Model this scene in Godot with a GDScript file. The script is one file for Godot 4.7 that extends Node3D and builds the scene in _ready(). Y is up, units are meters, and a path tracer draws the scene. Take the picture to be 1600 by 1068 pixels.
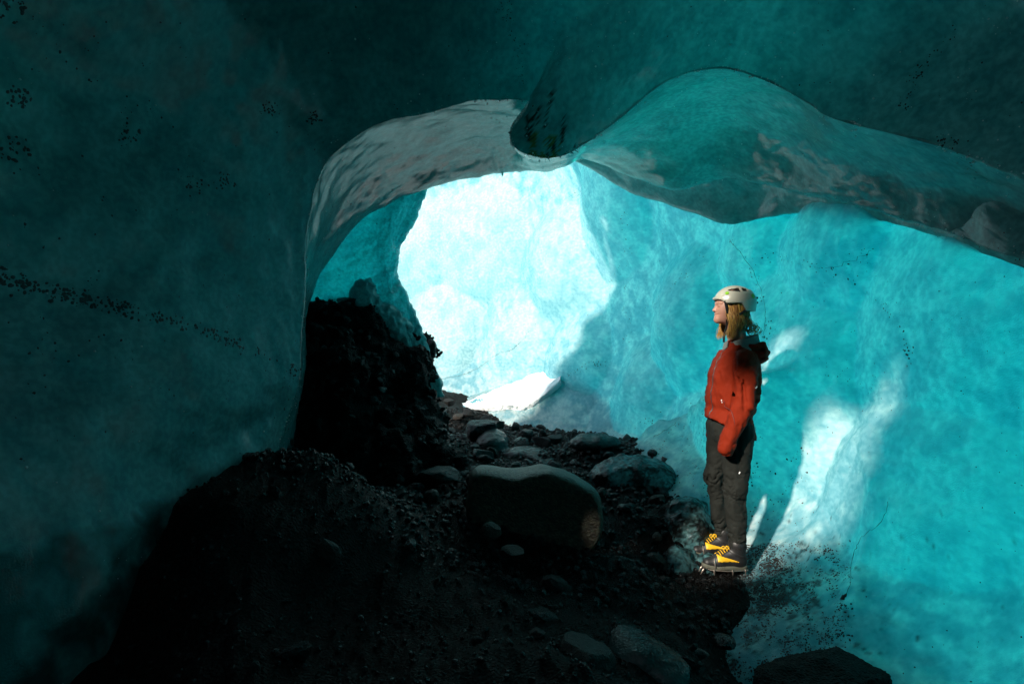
extends Node3D
# Inside a glacier cave: dark ice vault on the left, glowing ice wall on the right,
# black moraine floor, and one person standing on it. Metres, y up.

const FOCAL := 925.0
const EYE := Vector3(0, 1.42, 0)
var noise := FastNoiseLite.new()
var fine := FastNoiseLite.new()
var rng := RandomNumberGenerator.new()
var taken := {}
var M := {}
var tex := {}
var SURF := {}          # finished surfaces, for things that lie on them
var ground_pts: PackedVector3Array

func at(px: float, py: float, d: float) -> Vector3:
	return EYE + Vector3((px - 800.0) / FOCAL * d, -(py - 534.0) / FOCAL * d, -d)

func _ready():
	noise.seed = 11; noise.noise_type = FastNoiseLite.TYPE_SIMPLEX_SMOOTH
	noise.frequency = 1.0; noise.fractal_octaves = 4
	fine.seed = 5; fine.noise_type = FastNoiseLite.TYPE_SIMPLEX_SMOOTH
	fine.frequency = 1.0; fine.fractal_octaves = 2
	rng.seed = 77
	setup_view()
	make_materials()
	build_setting()
	build_ice_features()
	build_stones()
	build_person()

func setup_view():
	var cam := Camera3D.new()
	cam.name = "camera"
	cam.fov = rad_to_deg(2.0 * atan(534.0 / FOCAL))
	cam.near = 0.05; cam.far = 3000.0
	cam.position = EYE
	add_child(cam)
	cam.current = true
	var sky_mat := ProceduralSkyMaterial.new()
	sky_mat.sky_top_color = Color(0.72, 0.80, 0.87)
	sky_mat.sky_horizon_color = Color(0.88, 0.91, 0.94)
	sky_mat.sky_curve = 0.2
	sky_mat.ground_bottom_color = Color(0.6, 0.65, 0.7)
	sky_mat.ground_horizon_color = Color(0.8, 0.84, 0.88)
	sky_mat.sky_energy_multiplier = 1.0
	var sky := Sky.new()
	sky.sky_material = sky_mat
	var env := Environment.new()
	env.background_mode = Environment.BG_SKY
	env.sky = sky
	env.background_energy_multiplier = SKY_ENERGY
	env.tonemap_mode = Environment.TONE_MAPPER_LINEAR
	env.tonemap_exposure = EXPOSURE
	env.sdfgi_enabled = true
	env.ssao_enabled = true
	env.ssil_enabled = true
	var we := WorldEnvironment.new()
	we.name = "world"
	we.environment = env
	add_child(we)
	var sun := DirectionalLight3D.new()
	sun.name = "sun"
	sun.light_energy = 1.6
	sun.light_color = Color(1.0, 0.96, 0.9)
	sun.light_angular_distance = 2.5
	sun.shadow_enabled = true
	add_child(sun)
	sun.look_at_from_position(SUN_FROM * 20.0, Vector3.ZERO)

const SKY_ENERGY := 1.1
const EXPOSURE := 1.55
const SUN_FROM := Vector3(-0.63, 0.50, 0.594)

# ------------------------------------------------------------------ helpers
func numbered(called: String) -> String:
	if not taken.has(called):
		taken[called] = 0
		return called
	taken[called] += 1
	return "%s_%03d" % [called, taken[called]]

func mesh_node(called: String, mesh: Mesh, mat: Material, parent: Node = self) -> MeshInstance3D:
	var o := MeshInstance3D.new()
	o.name = numbered(called) if parent == self else called
	o.mesh = mesh
	o.material_override = mat
	parent.add_child(o, true)
	return o

func tag(o: Node, label: String, category: String, group := ""):
	o.set_meta("label", label)
	o.set_meta("category", category)
	if group != "":
		o.set_meta("group", group)

func structure(o: Node) -> Node:
	o.set_meta("kind", "structure")
	return o

func thing(called: String, where: Vector3, label: String, category: String, group := "") -> Node3D:
	var o := Node3D.new()
	o.name = numbered(called)
	add_child(o)
	o.position = where
	tag(o, label, category, group)
	return o

# A mesh from vertices and clockwise triangles, smooth normals.
func solid(v: PackedVector3Array, idx: PackedInt32Array, col := PackedColorArray()) -> ArrayMesh:
	var n := PackedVector3Array()
	n.resize(v.size())
	for i in range(0, idx.size(), 3):
		var a := v[idx[i]]
		var c := (v[idx[i + 2]] - a).cross(v[idx[i + 1]] - a)
		n[idx[i]] += c; n[idx[i + 1]] += c; n[idx[i + 2]] += c
	for i in n.size():
		n[i] = n[i].normalized() if n[i].length_squared() > 1e-20 else Vector3.UP
	var arr := []
	arr.resize(Mesh.ARRAY_MAX)
	arr[Mesh.ARRAY_VERTEX] = v
	arr[Mesh.ARRAY_NORMAL] = n
	arr[Mesh.ARRAY_INDEX] = idx
	if col.size() == v.size():
		arr[Mesh.ARRAY_COLOR] = col
	var m := ArrayMesh.new()
	m.add_surface_from_arrays(Mesh.PRIMITIVE_TRIANGLES, arr)
	return m

func cr(a: Vector3, b: Vector3, c: Vector3, d: Vector3, t: float) -> Vector3:
	var t2 := t * t
	var t3 := t2 * t
	return 0.5 * (2.0 * b + (c - a) * t + (2.0 * a - 5.0 * b + 4.0 * c - d) * t2 + (3.0 * b - a - 3.0 * c + d) * t3)

# A point at t in 0..1 along a list of points.
func along(p: PackedVector3Array, t: float) -> Vector3:
	var n := p.size()
	var f := clampf(t, 0, 1) * (n - 1)
	var i := mini(int(f), n - 2)
	return cr(p[maxi(i - 1, 0)], p[i], p[i + 1], p[mini(i + 2, n - 1)], f - i)

# The same, spaced by the root of the distances, so that it does not swing out where points lie close together.
func along_tight(p: PackedVector3Array, t: float) -> Vector3:
	var n := p.size()
	var f := clampf(t, 0, 1) * (n - 1)
	var i := mini(int(f), n - 2)
	var b := p[i]
	var c := p[i + 1]
	var a := p[i - 1] if i > 0 else b * 2.0 - c
	var d := p[i + 2] if i + 2 < n else c * 2.0 - b
	var k1 := sqrt(maxf(a.distance_to(b), 1e-5))
	var k2 := k1 + sqrt(maxf(b.distance_to(c), 1e-5))
	var k3 := k2 + sqrt(maxf(c.distance_to(d), 1e-5))
	var u := lerpf(k1, k2, f - i)
	var a1 := a * ((k1 - u) / k1) + b * (u / k1)
	var a2 := b * ((k2 - u) / (k2 - k1)) + c * ((u - k1) / (k2 - k1))
	var a3 := c * ((k3 - u) / (k3 - k2)) + d * ((u - k2) / (k3 - k2))
	var b1 := a1 * ((k2 - u) / k2) + a2 * (u / k2)
	var b2 := a2 * ((k3 - u) / (k3 - k1)) + a3 * ((u - k1) / (k3 - k1))
	return b1 * ((k2 - u) / (k2 - k1)) + b2 * ((u - k1) / (k2 - k1))

# A surface through rings of points (all rings of one length). The moving function shifts each point along
# its normal; the tint function gives its colour. Normals point to `inside`.
func sheet(rings: Array, nu: int, nv: int, inside: Vector3, move: Callable, tint: Callable, key := "", skip = null) -> ArrayMesh:
	var cols: int = rings[0].size()
	var base := PackedVector3Array()
	base.resize((nu + 1) * (nv + 1))
	for i in nu + 1:
		var t := float(i) / nu
		var cross_line := PackedVector3Array()
		for r in rings:
			cross_line.append(along(r, t))
		for j in nv + 1:
			base[i * (nv + 1) + j] = along_tight(cross_line, float(j) / nv)
	var nrm := grid_normals(base, nu, nv)
	var lean := 0.0
	for i in range(0, base.size(), 7):
		lean += signf(nrm[i].dot(inside - base[i]))
	var flip := lean < 0
	if flip:
		for i in nrm.size():
			nrm[i] = -nrm[i]
	var col := PackedColorArray()
	col.resize(base.size())
	var v := PackedVector3Array()
	v.resize(base.size())
	for i in base.size():
		v[i] = base[i] + nrm[i] * float(move.call(base[i], nrm[i]))
		col[i] = tint.call(base[i], nrm[i])
	var open := {}
	if skip != null:
		for i in nu:
			for j in nv:
				var k := i * (nv + 1) + j
				if (skip as Callable).call((v[k] + v[k + nv + 2]) * 0.5):
					open[k] = true
	var idx := PackedInt32Array()
	var turned := flip
	for go in 2:
		idx = PackedInt32Array()
		for i in nu:
			for j in nv:
				var a := i * (nv + 1) + j
				if open.has(a):
					continue
				var b := a + nv + 1
				idx.append_array([a, b, a + 1, a + 1, b, b + 1] if turned else [a, a + 1, b, a + 1, b + 1, b])
		var k := idx[(idx.size() / 6) * 3]
		var k1 := idx[(idx.size() / 6) * 3 + 1]
		var k2 := idx[(idx.size() / 6) * 3 + 2]
		if (v[k2] - v[k]).cross(v[k1] - v[k]).dot(nrm[k]) > 0:
			break
		turned = not turned
	var m := solid(v, idx, col)
	if key != "":
		SURF[key] = [v, m.surface_get_arrays(0)[Mesh.ARRAY_NORMAL], {}, nu, nv, open]
	return m

func grid_normals(p: PackedVector3Array, nu: int, nv: int) -> PackedVector3Array:
	var n := PackedVector3Array()
	n.resize(p.size())
	var w := nv + 1
	for i in nu + 1:
		for j in w:
			var du := p[mini(i + 1, nu) * w + j] - p[maxi(i - 1, 0) * w + j]
			var dv := p[i * w + mini(j + 1, nv)] - p[i * w + maxi(j - 1, 0)]
			n[i * w + j] = du.cross(dv).normalized()
	return n

# Nearest vertex of a finished surface to the sight line through a spot: [place, normal]
func on_surface(key: String, px: float, py: float) -> Array:
	var s: Array = SURF[key]
	var bins: Dictionary = s[2]
	if bins.is_empty():
		var v: PackedVector3Array = s[0]
		for i in v.size():
			var q := v[i] - EYE
			if q.z > -0.3:
				continue
			var k := Vector2i(int(floor((800.0 - q.x / q.z * FOCAL) / 12.0)), int(floor((534.0 + q.y / q.z * FOCAL) / 12.0)))
			if not bins.has(k):
				bins[k] = []
			bins[k].append(i)
	var best := -1
	var bd := 1e9
	var c := Vector2i(int(floor(px / 12.0)), int(floor(py / 12.0)))
	for dx in range(-2, 3):
		for dy in range(-2, 3):
			for i in bins.get(c + Vector2i(dx, dy), []):
				var q: Vector3 = s[0][i] - EYE
				var dd := absf(800.0 - q.x / q.z * FOCAL - px) + absf(534.0 + q.y / q.z * FOCAL - py) - q.z * 0.0
				if dd < bd:
					bd = dd; best = i
	return [] if best < 0 else [s[0][best], s[1][best]]

# Surface nets over a signed distance.
func nets(f: Callable, lo: Vector3, hi: Vector3, cell: float, flip_out := false) -> Array:
	var B := 5
	var nb := Vector3i(((hi - lo) / (cell * B)).ceil())
	var N := nb * B + Vector3i.ONE
	var sx := 1
	var sy := N.x
	var sz := N.x * N.y
	var val := PackedFloat32Array()
	val.resize(N.x * N.y * N.z)
	val.fill(1e6)
	var act: Array[Vector3i] = []
	var reach := cell * B * 0.5 * 1.75 * 1.35
	for bz in nb.z:
		for by in nb.y:
			for bx in nb.x:
				var c := lo + (Vector3(bx, by, bz) + Vector3(0.5, 0.5, 0.5)) * cell * B
				if absf(f.call(c)) < reach:
					act.append(Vector3i(bx, by, bz))
					for z in range(bz * B, bz * B + B + 1):
						for y in range(by * B, by * B + B + 1):
							for x in range(bx * B, bx * B + B + 1):
								var k := x + y * sy + z * sz
								if val[k] > 9e5:
									val[k] = f.call(lo + Vector3(x, y, z) * cell)
	var vid := PackedInt32Array()
	vid.resize(val.size())
	vid.fill(-1)
	var verts := PackedVector3Array()
	var offs := [0, 1, sy, sy + 1, sz, sz + 1, sz + sy, sz + sy + 1]
	var pos := [Vector3(0,0,0), Vector3(1,0,0), Vector3(0,1,0), Vector3(1,1,0), Vector3(0,0,1), Vector3(1,0,1), Vector3(0,1,1), Vector3(1,1,1)]
	var edges := [[0,1],[2,3],[4,5],[6,7],[0,2],[1,3],[4,6],[5,7],[0,4],[1,5],[2,6],[3,7]]
	for b in act:
		for z in range(b.z * B, b.z * B + B):
			for y in range(b.y * B, b.y * B + B):
				for x in range(b.x * B, b.x * B + B):
					var k := x + y * sy + z * sz
					var neg := 0
					for o in offs:
						if val[k + o] < 0: neg += 1
					if neg == 0 or neg == 8:
						continue
					var s := Vector3.ZERO
					var c := 0
					for e in edges:
						var a: float = val[k + offs[e[0]]]
						var d: float = val[k + offs[e[1]]]
						if (a < 0) != (d < 0):
							s += (pos[e[0]] as Vector3).lerp(pos[e[1]], a / (a - d))
							c += 1
					vid[k] = verts.size()
					verts.append(lo + (Vector3(x, y, z) + s / c) * cell)
	var idx := PackedInt32Array()
	var ax := [[1, sy, sz], [sy, sz, 1], [sz, 1, sy]]
	for b in act:
		for z in range(b.z * B, b.z * B + B):
			for y in range(b.y * B, b.y * B + B):
				for x in range(b.x * B, b.x * B + B):
					var k := x + y * sy + z * sz
					if vid[k] < 0:
						continue
					for q in 3:
						var o: Array = ax[q]
						var a := val[k]
						var d := val[k + o[0]]
						if (a < 0) == (d < 0) or d > 9e5:
							continue
						var i1: int = k - o[1]
						var i2: int = k - o[2]
						var i3: int = k - o[1] - o[2]
						if i3 < 0 or vid[i1] < 0 or vid[i2] < 0 or vid[i3] < 0:
							continue
						if a < 0:
							idx.append_array([vid[k], vid[i1], vid[i3], vid[k], vid[i3], vid[i2]])
						else:
							idx.append_array([vid[k], vid[i3], vid[i1], vid[k], vid[i2], vid[i3]])
	return [verts, idx]

func net_mesh(f: Callable, lo: Vector3, hi: Vector3, cell: float, tint = null) -> ArrayMesh:
	var r := nets(f, lo, hi, cell)
	var v: PackedVector3Array = r[0]
	var idx: PackedInt32Array = r[1]
	var col := PackedColorArray()
	if tint != null:
		col.resize(v.size())
		for i in v.size():
			col[i] = tint.call(v[i])
	return outward(v, idx, col)

# Turns a closed mesh's triangles so that they face out (its signed volume tells).
func outward(v: PackedVector3Array, idx: PackedInt32Array, col := PackedColorArray()) -> ArrayMesh:
	var vol := 0.0
	for i in range(0, idx.size(), 3):
		vol += v[idx[i]].dot(v[idx[i + 2]].cross(v[idx[i + 1]]))
	if vol < 0:
		for i in range(0, idx.size(), 3):
			var t := idx[i + 1]
			idx[i + 1] = idx[i + 2]
			idx[i + 2] = t
	return solid(v, idx, col)

func smin(a: float, b: float, k: float) -> float:
	var h := maxf(k - absf(a - b), 0.0) / k
	return minf(a, b) - h * h * k * 0.25

func cap(p: Vector3, a: Vector3, b: Vector3, ra: float, rb: float) -> float:
	var ab := b - a
	var t := clampf((p - a).dot(ab) / ab.length_squared(), 0.0, 1.0)
	return p.distance_to(a + ab * t) - lerpf(ra, rb, t)

func ell(p: Vector3, c: Vector3, r: Vector3) -> float:
	var q := (p - c) / r
	var k0 := q.length()
	var k1 := (q / r).length()
	return k0 * (k0 - 1.0) / maxf(k1, 1e-6)

func seg_dist(p: Vector3, a: Vector3, b: Vector3) -> float:
	var ab := b - a
	var t := clampf((p - a).dot(ab) / ab.length_squared(), 0.0, 1.0)
	return p.distance_to(a + ab * t)

# A tube along points with a radius at each.
func tube_into(v: PackedVector3Array, idx: PackedInt32Array, pts: PackedVector3Array, rad: PackedFloat32Array, sides := 8):
	var base := v.size()
	var n := pts.size()
	var ref := Vector3(0.31, 0.2, 0.93).normalized()
	for i in n:
		var d := (pts[mini(i + 1, n - 1)] - pts[maxi(i - 1, 0)]).normalized()
		if absf(d.dot(ref)) > 0.95:
			ref = Vector3(0.9, 0.3, 0.1).normalized()
		var a := d.cross(ref).normalized()
		var b := d.cross(a).normalized()
		for k in sides:
			var w := TAU * k / sides
			v.append(pts[i] + (a * cos(w) + b * sin(w)) * rad[i])
	for i in n - 1:
		for k in sides:
			var a := base + i * sides + k
			var b := base + i * sides + (k + 1) % sides
			idx.append_array([a, b, a + sides, b, b + sides, a + sides])
	for e in [0, n - 1]:
		var c := v.size()
		v.append(pts[e])
		for k in sides:
			var a: int = base + e * sides + k
			var b: int = base + e * sides + (k + 1) % sides
			idx.append_array([c, b, a] if e == 0 else [c, a, b])

func tube(pts: PackedVector3Array, rad: PackedFloat32Array, sides := 8) -> ArrayMesh:
	var v := PackedVector3Array()
	var idx := PackedInt32Array()
	tube_into(v, idx, pts, rad, sides)
	return outward(v, idx)

# ------------------------------------------------------------------ materials
func noise_tex(seed_: int, freq: float, oct: int, c0: Color, c1: Color, p0 := 0.25, p1 := 0.75, size := 1024, kind := FastNoiseLite.TYPE_SIMPLEX_SMOOTH) -> NoiseTexture2D:
	var n := FastNoiseLite.new()
	n.seed = seed_; n.frequency = freq; n.fractal_octaves = oct; n.noise_type = kind
	var g := Gradient.new()
	g.offsets = PackedFloat32Array([p0, p1])
	g.colors = PackedColorArray([c0, c1])
	var t := NoiseTexture2D.new()
	t.width = size; t.height = size; t.seamless = true
	t.noise = n; t.color_ramp = g
	return t

func ice(back: Color, mottle: Texture2D, size: float, rough: Texture2D, bump: Texture2D, depth: float) -> StandardMaterial3D:
	var m := StandardMaterial3D.new()
	m.vertex_color_use_as_albedo = true
	m.albedo_texture = mottle
	m.uv1_triplanar = true
	m.uv1_world_triplanar = true
	m.uv1_scale = Vector3.ONE * size
	m.roughness = 1.0
	m.roughness_texture = rough
	m.metallic_specular = 0.5
	m.heightmap_enabled = true
	m.heightmap_texture = bump
	m.heightmap_scale = depth
	m.backlight_enabled = true
	m.backlight = back
	return m

func plain(c: Color, rough: float, bump: Texture2D = null, depth := 0.0, size := 4.0, mottle: Texture2D = null) -> StandardMaterial3D:
	var m := StandardMaterial3D.new()
	m.albedo_color = c.linear_to_srgb()
	m.roughness = rough
	if bump or mottle:
		m.uv1_triplanar = true
		m.uv1_world_triplanar = true
		m.uv1_scale = Vector3.ONE * size
	if mottle:
		m.albedo_texture = mottle
	if bump:
		m.heightmap_enabled = true
		m.heightmap_texture = bump
		m.heightmap_scale = depth
	return m

func make_materials():
	tex.mottle = noise_tex(3, 0.02, 6, Color(0.76, 0.89, 0.91), Color(1, 1, 1), 0.3, 0.68)
	tex.dark_mottle = noise_tex(8, 0.03, 5, Color(0.84, 0.85, 0.85), Color(1, 1, 1), 0.3, 0.7)
	tex.rough = noise_tex(21, 0.02, 4, Color(0.015, 0.015, 0.015), Color(0.11, 0.11, 0.11), 0.3, 0.7)
	tex.grain = noise_tex(31, 0.05, 4, Color(0, 0, 0), Color(1, 1, 1), 0.2, 0.8)
	tex.sparkle = noise_tex(33, 0.14, 3, Color(0, 0, 0), Color(1, 1, 1), 0.2, 0.8)
	tex.gravel = noise_tex(41, 0.04, 5, Color(0, 0, 0), Color(1, 1, 1), 0.2, 0.8)
	tex.rock_tone = noise_tex(43, 0.02, 5, Color(0.5, 0.5, 0.5), Color(1, 1, 1), 0.25, 0.75)
	tex.weave = noise_tex(51, 0.12, 3, Color(0, 0, 0), Color(1, 1, 1), 0.2, 0.8, 512)
	var through := Color(0.03, 1.0, 0.97)
	M.wall_ice = ice(through, tex.mottle, 0.9, tex.rough, tex.sparkle, 0.4)
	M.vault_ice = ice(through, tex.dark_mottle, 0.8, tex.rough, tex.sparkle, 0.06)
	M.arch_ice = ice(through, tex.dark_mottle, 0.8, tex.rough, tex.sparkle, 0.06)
	M.lump_ice = ice(through, tex.dark_mottle, 1.4, tex.rough, tex.grain, 0.4)
	M.gravel = plain(Color(0.010, 0.0095, 0.009), 0.6, tex.gravel, 5.0, 1.6)
	M.gravel.metallic_specular = 0.2
	M.stone = [
		plain(Color(0.010, 0.0095, 0.0095), 0.5, tex.gravel, 1.2, 3.0, tex.rock_tone),
		plain(Color(0.026, 0.024, 0.023), 0.55, tex.gravel, 1.2, 3.0, tex.rock_tone),
		plain(Color(0.055, 0.043, 0.034), 0.6, tex.gravel, 1.2, 3.0, tex.rock_tone),
		plain(Color(0.018, 0.018, 0.019), 0.22, tex.gravel, 1.0, 3.0, tex.rock_tone)]
	for m in M.stone:
		m.metallic_specular = 0.4
	M.boulder = plain(Color(0.07, 0.066, 0.043), 0.6, tex.gravel, 0.5, 1.2, tex.rock_tone)
	M.grit = plain(Color(0.012, 0.012, 0.012), 0.6)
	M.bubble = plain(Color(0.6, 0.75, 0.75), 0.2)
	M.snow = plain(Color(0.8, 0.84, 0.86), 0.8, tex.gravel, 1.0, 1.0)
	M.blocker = plain(Color(0.05, 0.048, 0.046), 0.9)
	M.rim_ice = ice(Color(0.04, 0.95, 0.95), tex.dark_mottle, 0.9, tex.rough, tex.grain, 0.3)

# ------------------------------------------------------------------ setting
# Each row: brow of the vault, inner lip of the arch, middle of the vault, outer end of the vault (all x y depth sightings).
const VAULT := [
	[405,1250,2.7, 440,1250,4.3, 100,1300,1.9, -600,1700,1.1],
	[415,900,3.1, 455,900,4.6, 150,960,2.1, -650,1150,1.15],
	[438,705,3.4, 465,720,4.8, 180,720,2.3, -650,800,1.15],
	[466,600,3.55, 472,600,4.9, 190,600,2.4, -650,600,1.2],
	[471,480,3.65, 474,500,5.0, 195,470,2.45, -650,400,1.2],
	[476,390,3.6, 500,425,5.1, 210,360,2.5, -650,200,1.2],
	[497,285,3.5, 560,355,5.2, 240,200,2.55, -600,-50,1.2],
	[545,225,3.45, 625,310,5.35, 310,80,2.6, -450,-350,1.2],
	[620,183,3.4, 690,286,5.5, 430,0,2.7, -150,-600,1.2],
	[720,159,3.4, 755,271,5.6, 660,-40,2.78, 350,-770,1.25],
	[790,157,3.42, 780,269,5.6, 830,-42,2.8, 620,-800,1.25],
	[828,161,3.45, 798,268,5.6, 880,-45,2.78, 760,-800,1.25],
	[812,180,3.4, 812,268,5.6, 920,-45,2.75, 830,-800,1.25],
	[797,207,3.36, 826,267,5.6, 948,-45,2.73, 880,-800,1.25],
	[806,234,3.33, 842,265,5.6, 968,-45,2.71, 920,-800,1.25],
	[845,247,3.32, 858,262,5.6, 986,-45,2.70, 960,-800,1.25],
	[885,243,3.32, 880,252,5.55, 1004,-45,2.69, 1000,-800,1.25],
	[925,222,3.32, 905,243,5.5, 1024,-45,2.68, 1050,-800,1.25],
	[968,190,3.28, 945,256,5.4, 1050,-45,2.67, 1130,-800,1.25],
	[1045,128,3.15, 1045,293,5.0, 1080,-45,2.65, 1300,-780,1.25],
	[1130,110,3.05, 1130,284,4.7, 1190,-45,2.6, 1500,-750,1.25],
	[1220,140,3.0, 1220,295,4.3, 1310,-40,2.5, 1700,-700,1.25],
	[1300,185,2.85, 1310,312,3.8, 1420,-10,2.4, 1900,-600,1.22],
	[1390,208,2.6, 1420,342,3.3, 1530,30,2.25, 2100,-450,1.2],
	[1500,238,2.35, 1520,376,2.9, 1650,80,2.05, 2300,-300,1.15],
	[1650,290,2.05, 1640,420,2.5, 1800,150,1.8, 2500,-150,1.1],
	[1900,370,1.75, 1900,520,2.0, 2050,250,1.55, 2700,50,1.05],
	[2400,540,1.3, 2400,700,1.5, 2500,450,1.2, 2900,330,1.0]]
# The foot of the glowing wall in plan: x, z at eye height.
const WALL_PLAN := [[-7.0,-14.0],[-3.6,-11.8],[-1.75,-10.2],[-0.41,-9.4],[0.71,-8.2],[1.5,-6.9],[1.98,-5.4],[2.3,-4.4],[2.5,-3.7],[2.6,-3.1],[2.6,-2.4],[2.45,-1.2],[2.3,0.5],[2.2,4.6]]
# height, how far the wall leans into the cave there
const WALL_PROFILE := [[-1.4,3.0],[-0.6,2.2],[-0.2,1.62],[0.05,0.98],[0.4,0.5],[0.8,0.2],[1.4,0.0],[2.2,-0.05],[3.0,0.1],[3.7,0.6]]
# Scallops melted out of the wall: where, and their radius and depth in metres
const SCALLOPS := [[1080,500,0.78,0.16],[880,410,0.9,0.13],[960,335,0.8,0.12],[1250,585,1.05,0.17],[1335,420,0.75,0.15],[1190,410,0.55,0.12],[1530,520,1.05,0.16],[755,390,1.0,0.12],[690,520,0.9,0.1],[810,520,0.85,0.12],[900,560,0.7,0.12],[1480,700,0.8,0.12],[650,380,0.9,0.1],[1010,610,0.6,0.1]]
# Ridges left standing between melt hollows
const RIDGES := [[[1362,632],[1372,655],[1396,668],[1414,650],[1436,632]],[[1414,650],[1400,700],[1392,760]],[[1392,700],[1345,740],[1290,790],[1200,872]],[[1305,650],[1275,700],[1228,752]],[[1392,760],[1384,810],[1350,850],[1325,935]]]
var scallops: Array = []
var ridges: Array = []

func wall_rings(cols: int) -> Array:
	var plan := PackedVector3Array()
	for p in WALL_PLAN:
		plan.append(Vector3(p[0], 0, p[1]))
	var rings := []
	for h in WALL_PROFILE:
		var ring := PackedVector3Array()
		for k in cols:
			var t := float(k) / (cols - 1)
			var p := along(plan, t)
			var d := along(plan, t + 0.01) - along(plan, t - 0.01)
			var inward := Vector3(d.z, 0, -d.x).normalized()
			if inward.dot(Vector3(0.2, 0, -3.0) - p) < 0:
				inward = -inward
			var lean := smoothstep(-0.6, 1.6, p.x)
			var y: float = h[0]
			var off: float = h[1]
			if y > 1.4:
				off = lerpf(-0.05 * (y - 1.4), off, lean)
				y = lerpf(1.4 + (y - 1.4) * 2.2, y, lean)
			else:
				# less foot to the wall nearest the camera
				if y < 1.4:
					off *= lerpf(1.0, 0.55, smoothstep(-3.3, -2.3, p.z))
			if y <= 1.4 and p.x < 0.6:
				y += 0.3 * smoothstep(0.6, -1.0, p.x)
			ring.append(p + inward * off + Vector3(0, y, 0))
		rings.append(ring)
	return rings

func wall_move(p: Vector3, _n: Vector3) -> float:
	var h := 0.10 * noise.get_noise_3d(p.x * 0.5, p.y * 0.5, p.z * 0.5) + 0.03 * noise.get_noise_3d(p.x * 1.7, p.y * 1.7, p.z * 1.7)
	var q := p + Vector3(fine.get_noise_3dv(p * 2.0), fine.get_noise_3dv(p * 2.0 + Vector3(9, 0, 0)), fine.get_noise_3dv(p * 2.0 + Vector3(0, 7, 0))) * 0.035
	var s := 0.0
	for l in scallops:
		var r: float = l[1]
		var dd := q.distance_squared_to(l[0])
		if dd < r * r:
			s = maxf(s, (l[2] as float) * (1.0 - dd / (r * r)) * 2.4)
	h += s
	var rd := 1.0
	if p.x > 1.2 and p.z > -5.0:
		for r in ridges:
			for i in r.size() - 1:
				rd = minf(rd, seg_dist(q, r[i], r[i + 1]))
		h += 0.022 * exp(-pow(rd / 0.06, 2.0))
		h += 0.012 * noise.get_noise_3dv(p * 9.0) * smoothstep(0.6, 0.0, rd)
	# a swelling of ice stands out below a slanting crest behind the person
	if p.x > 0.9 and p.z < -4.0 and p.z > -6.4:
		var along_z := clampf((p.z + 6.2) / 2.0, 0.0, 1.0)
		var crest := lerpf(0.42, 1.18, along_z) + 0.05 * fine.get_noise_1d(p.z * 3.0)
		h += 0.20 * smoothstep(crest + 0.03, crest - 0.10, p.y) * smoothstep(-6.3, -5.6, p.z) * smoothstep(-4.0, -4.5, p.z)
	h += 0.006 * fine.get_noise_3dv(p * 11.0)
	return h

func wall_tint(p: Vector3, _n: Vector3) -> Color:
	var a := noise.get_noise_3dv(p * 1.1 + Vector3(4, 1, 8))
	var b := noise.get_noise_3dv(p * 5.5)
	var t := smoothstep(-0.32, 0.36, a * 0.6 + b * 0.8)
	# each melt hollow has its own cloudiness; sunlight painted in whitens the far-left ones
	var best := 0.0
	var which := -1
	for i in scallops.size():
		var l: Array = scallops[i]
		var r: float = l[1]
		var dd := p.distance_squared_to(l[0])
		if dd < r * r:
			var s := (l[2] as float) * (1.0 - dd / (r * r))
			if s > best:
				best = s; which = i
	if which >= 0:
		t = clampf(t * 0.7 + [0.05, 0.35, 0.2, 0.35, 0.0, 0.3, 0.1, 0.6, 0.6, 0.35, 0.1, 0.15, 0.6, 0.05][which % 14], 0.0, 1.0)
	var c := Color(0.31, 0.57, 0.65).lerp(Color(0.82, 0.89, 0.89), t)
	# wet black silt washed over the ice round the place where the person stands
	var far := Vector2(p.x - 1.45, (p.z + 3.45) * 0.9).length()
	if p.y < 0.5 and far < 1.3:
		var n := noise.get_noise_3dv(p * Vector3(7, 11, 7)) * 0.6 + noise.get_noise_3dv(p * 24.0) * 0.6
		var edge := lerpf(-0.25, 0.42, clampf(far / 0.8 + p.y * 0.9, 0.0, 1.0))
		c = c.lerp(Color(0.02, 0.021, 0.021), 0.8 * smoothstep(edge, edge + 0.3, n))
	return c

func vault_move(p: Vector3, _n: Vector3) -> float:
	return 0.05 * noise.get_noise_3dv(p * 0.8 + Vector3(3, 3, 3)) + 0.012 * noise.get_noise_3dv(p * 3.5) + 0.004 * fine.get_noise_3dv(p * 12.0)

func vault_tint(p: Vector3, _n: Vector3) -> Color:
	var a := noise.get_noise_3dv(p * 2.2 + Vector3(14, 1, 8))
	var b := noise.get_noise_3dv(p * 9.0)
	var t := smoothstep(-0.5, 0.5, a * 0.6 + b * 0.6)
	var c := Color(0.16, 0.37, 0.39).lerp(Color(0.34, 0.56, 0.57), t)  # darker than the wall ice: shade of the vault put into the tone
	# debris-laden basal ice below a wandering line on the left
	if p.x < -0.8:
		var line := 0.76 + 0.03 * (p.z + 2.0) + 0.06 * noise.get_noise_3dv(p * 3.0)
		if p.y < line:
			c = c.lerp(Color(0.03, 0.05, 0.05), 0.55 + 0.4 * smoothstep(-0.2, 0.2, noise.get_noise_3dv(p * 7.0)))
	# debris streaks and a rusty spot at the tip of the rib between the two arches
	var tip := p - at(850, 228, 3.34)
	if tip.length() < 0.32:
		var run := noise.get_noise_3d(p.x * 22.0, p.y * 3.0, p.z * 8.0)
		if run > lerpf(0.02, 0.5, clampf(tip.length() / 0.32 + tip.y * 1.5, 0.0, 1.0)):
			c = Color(0.035, 0.045, 0.04)
		if tip.length() < 0.11 and noise.get_noise_3dv(p * 16.0) > 0.12:
			c = Color(0.30, 0.20, 0.07)
	return c

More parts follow.
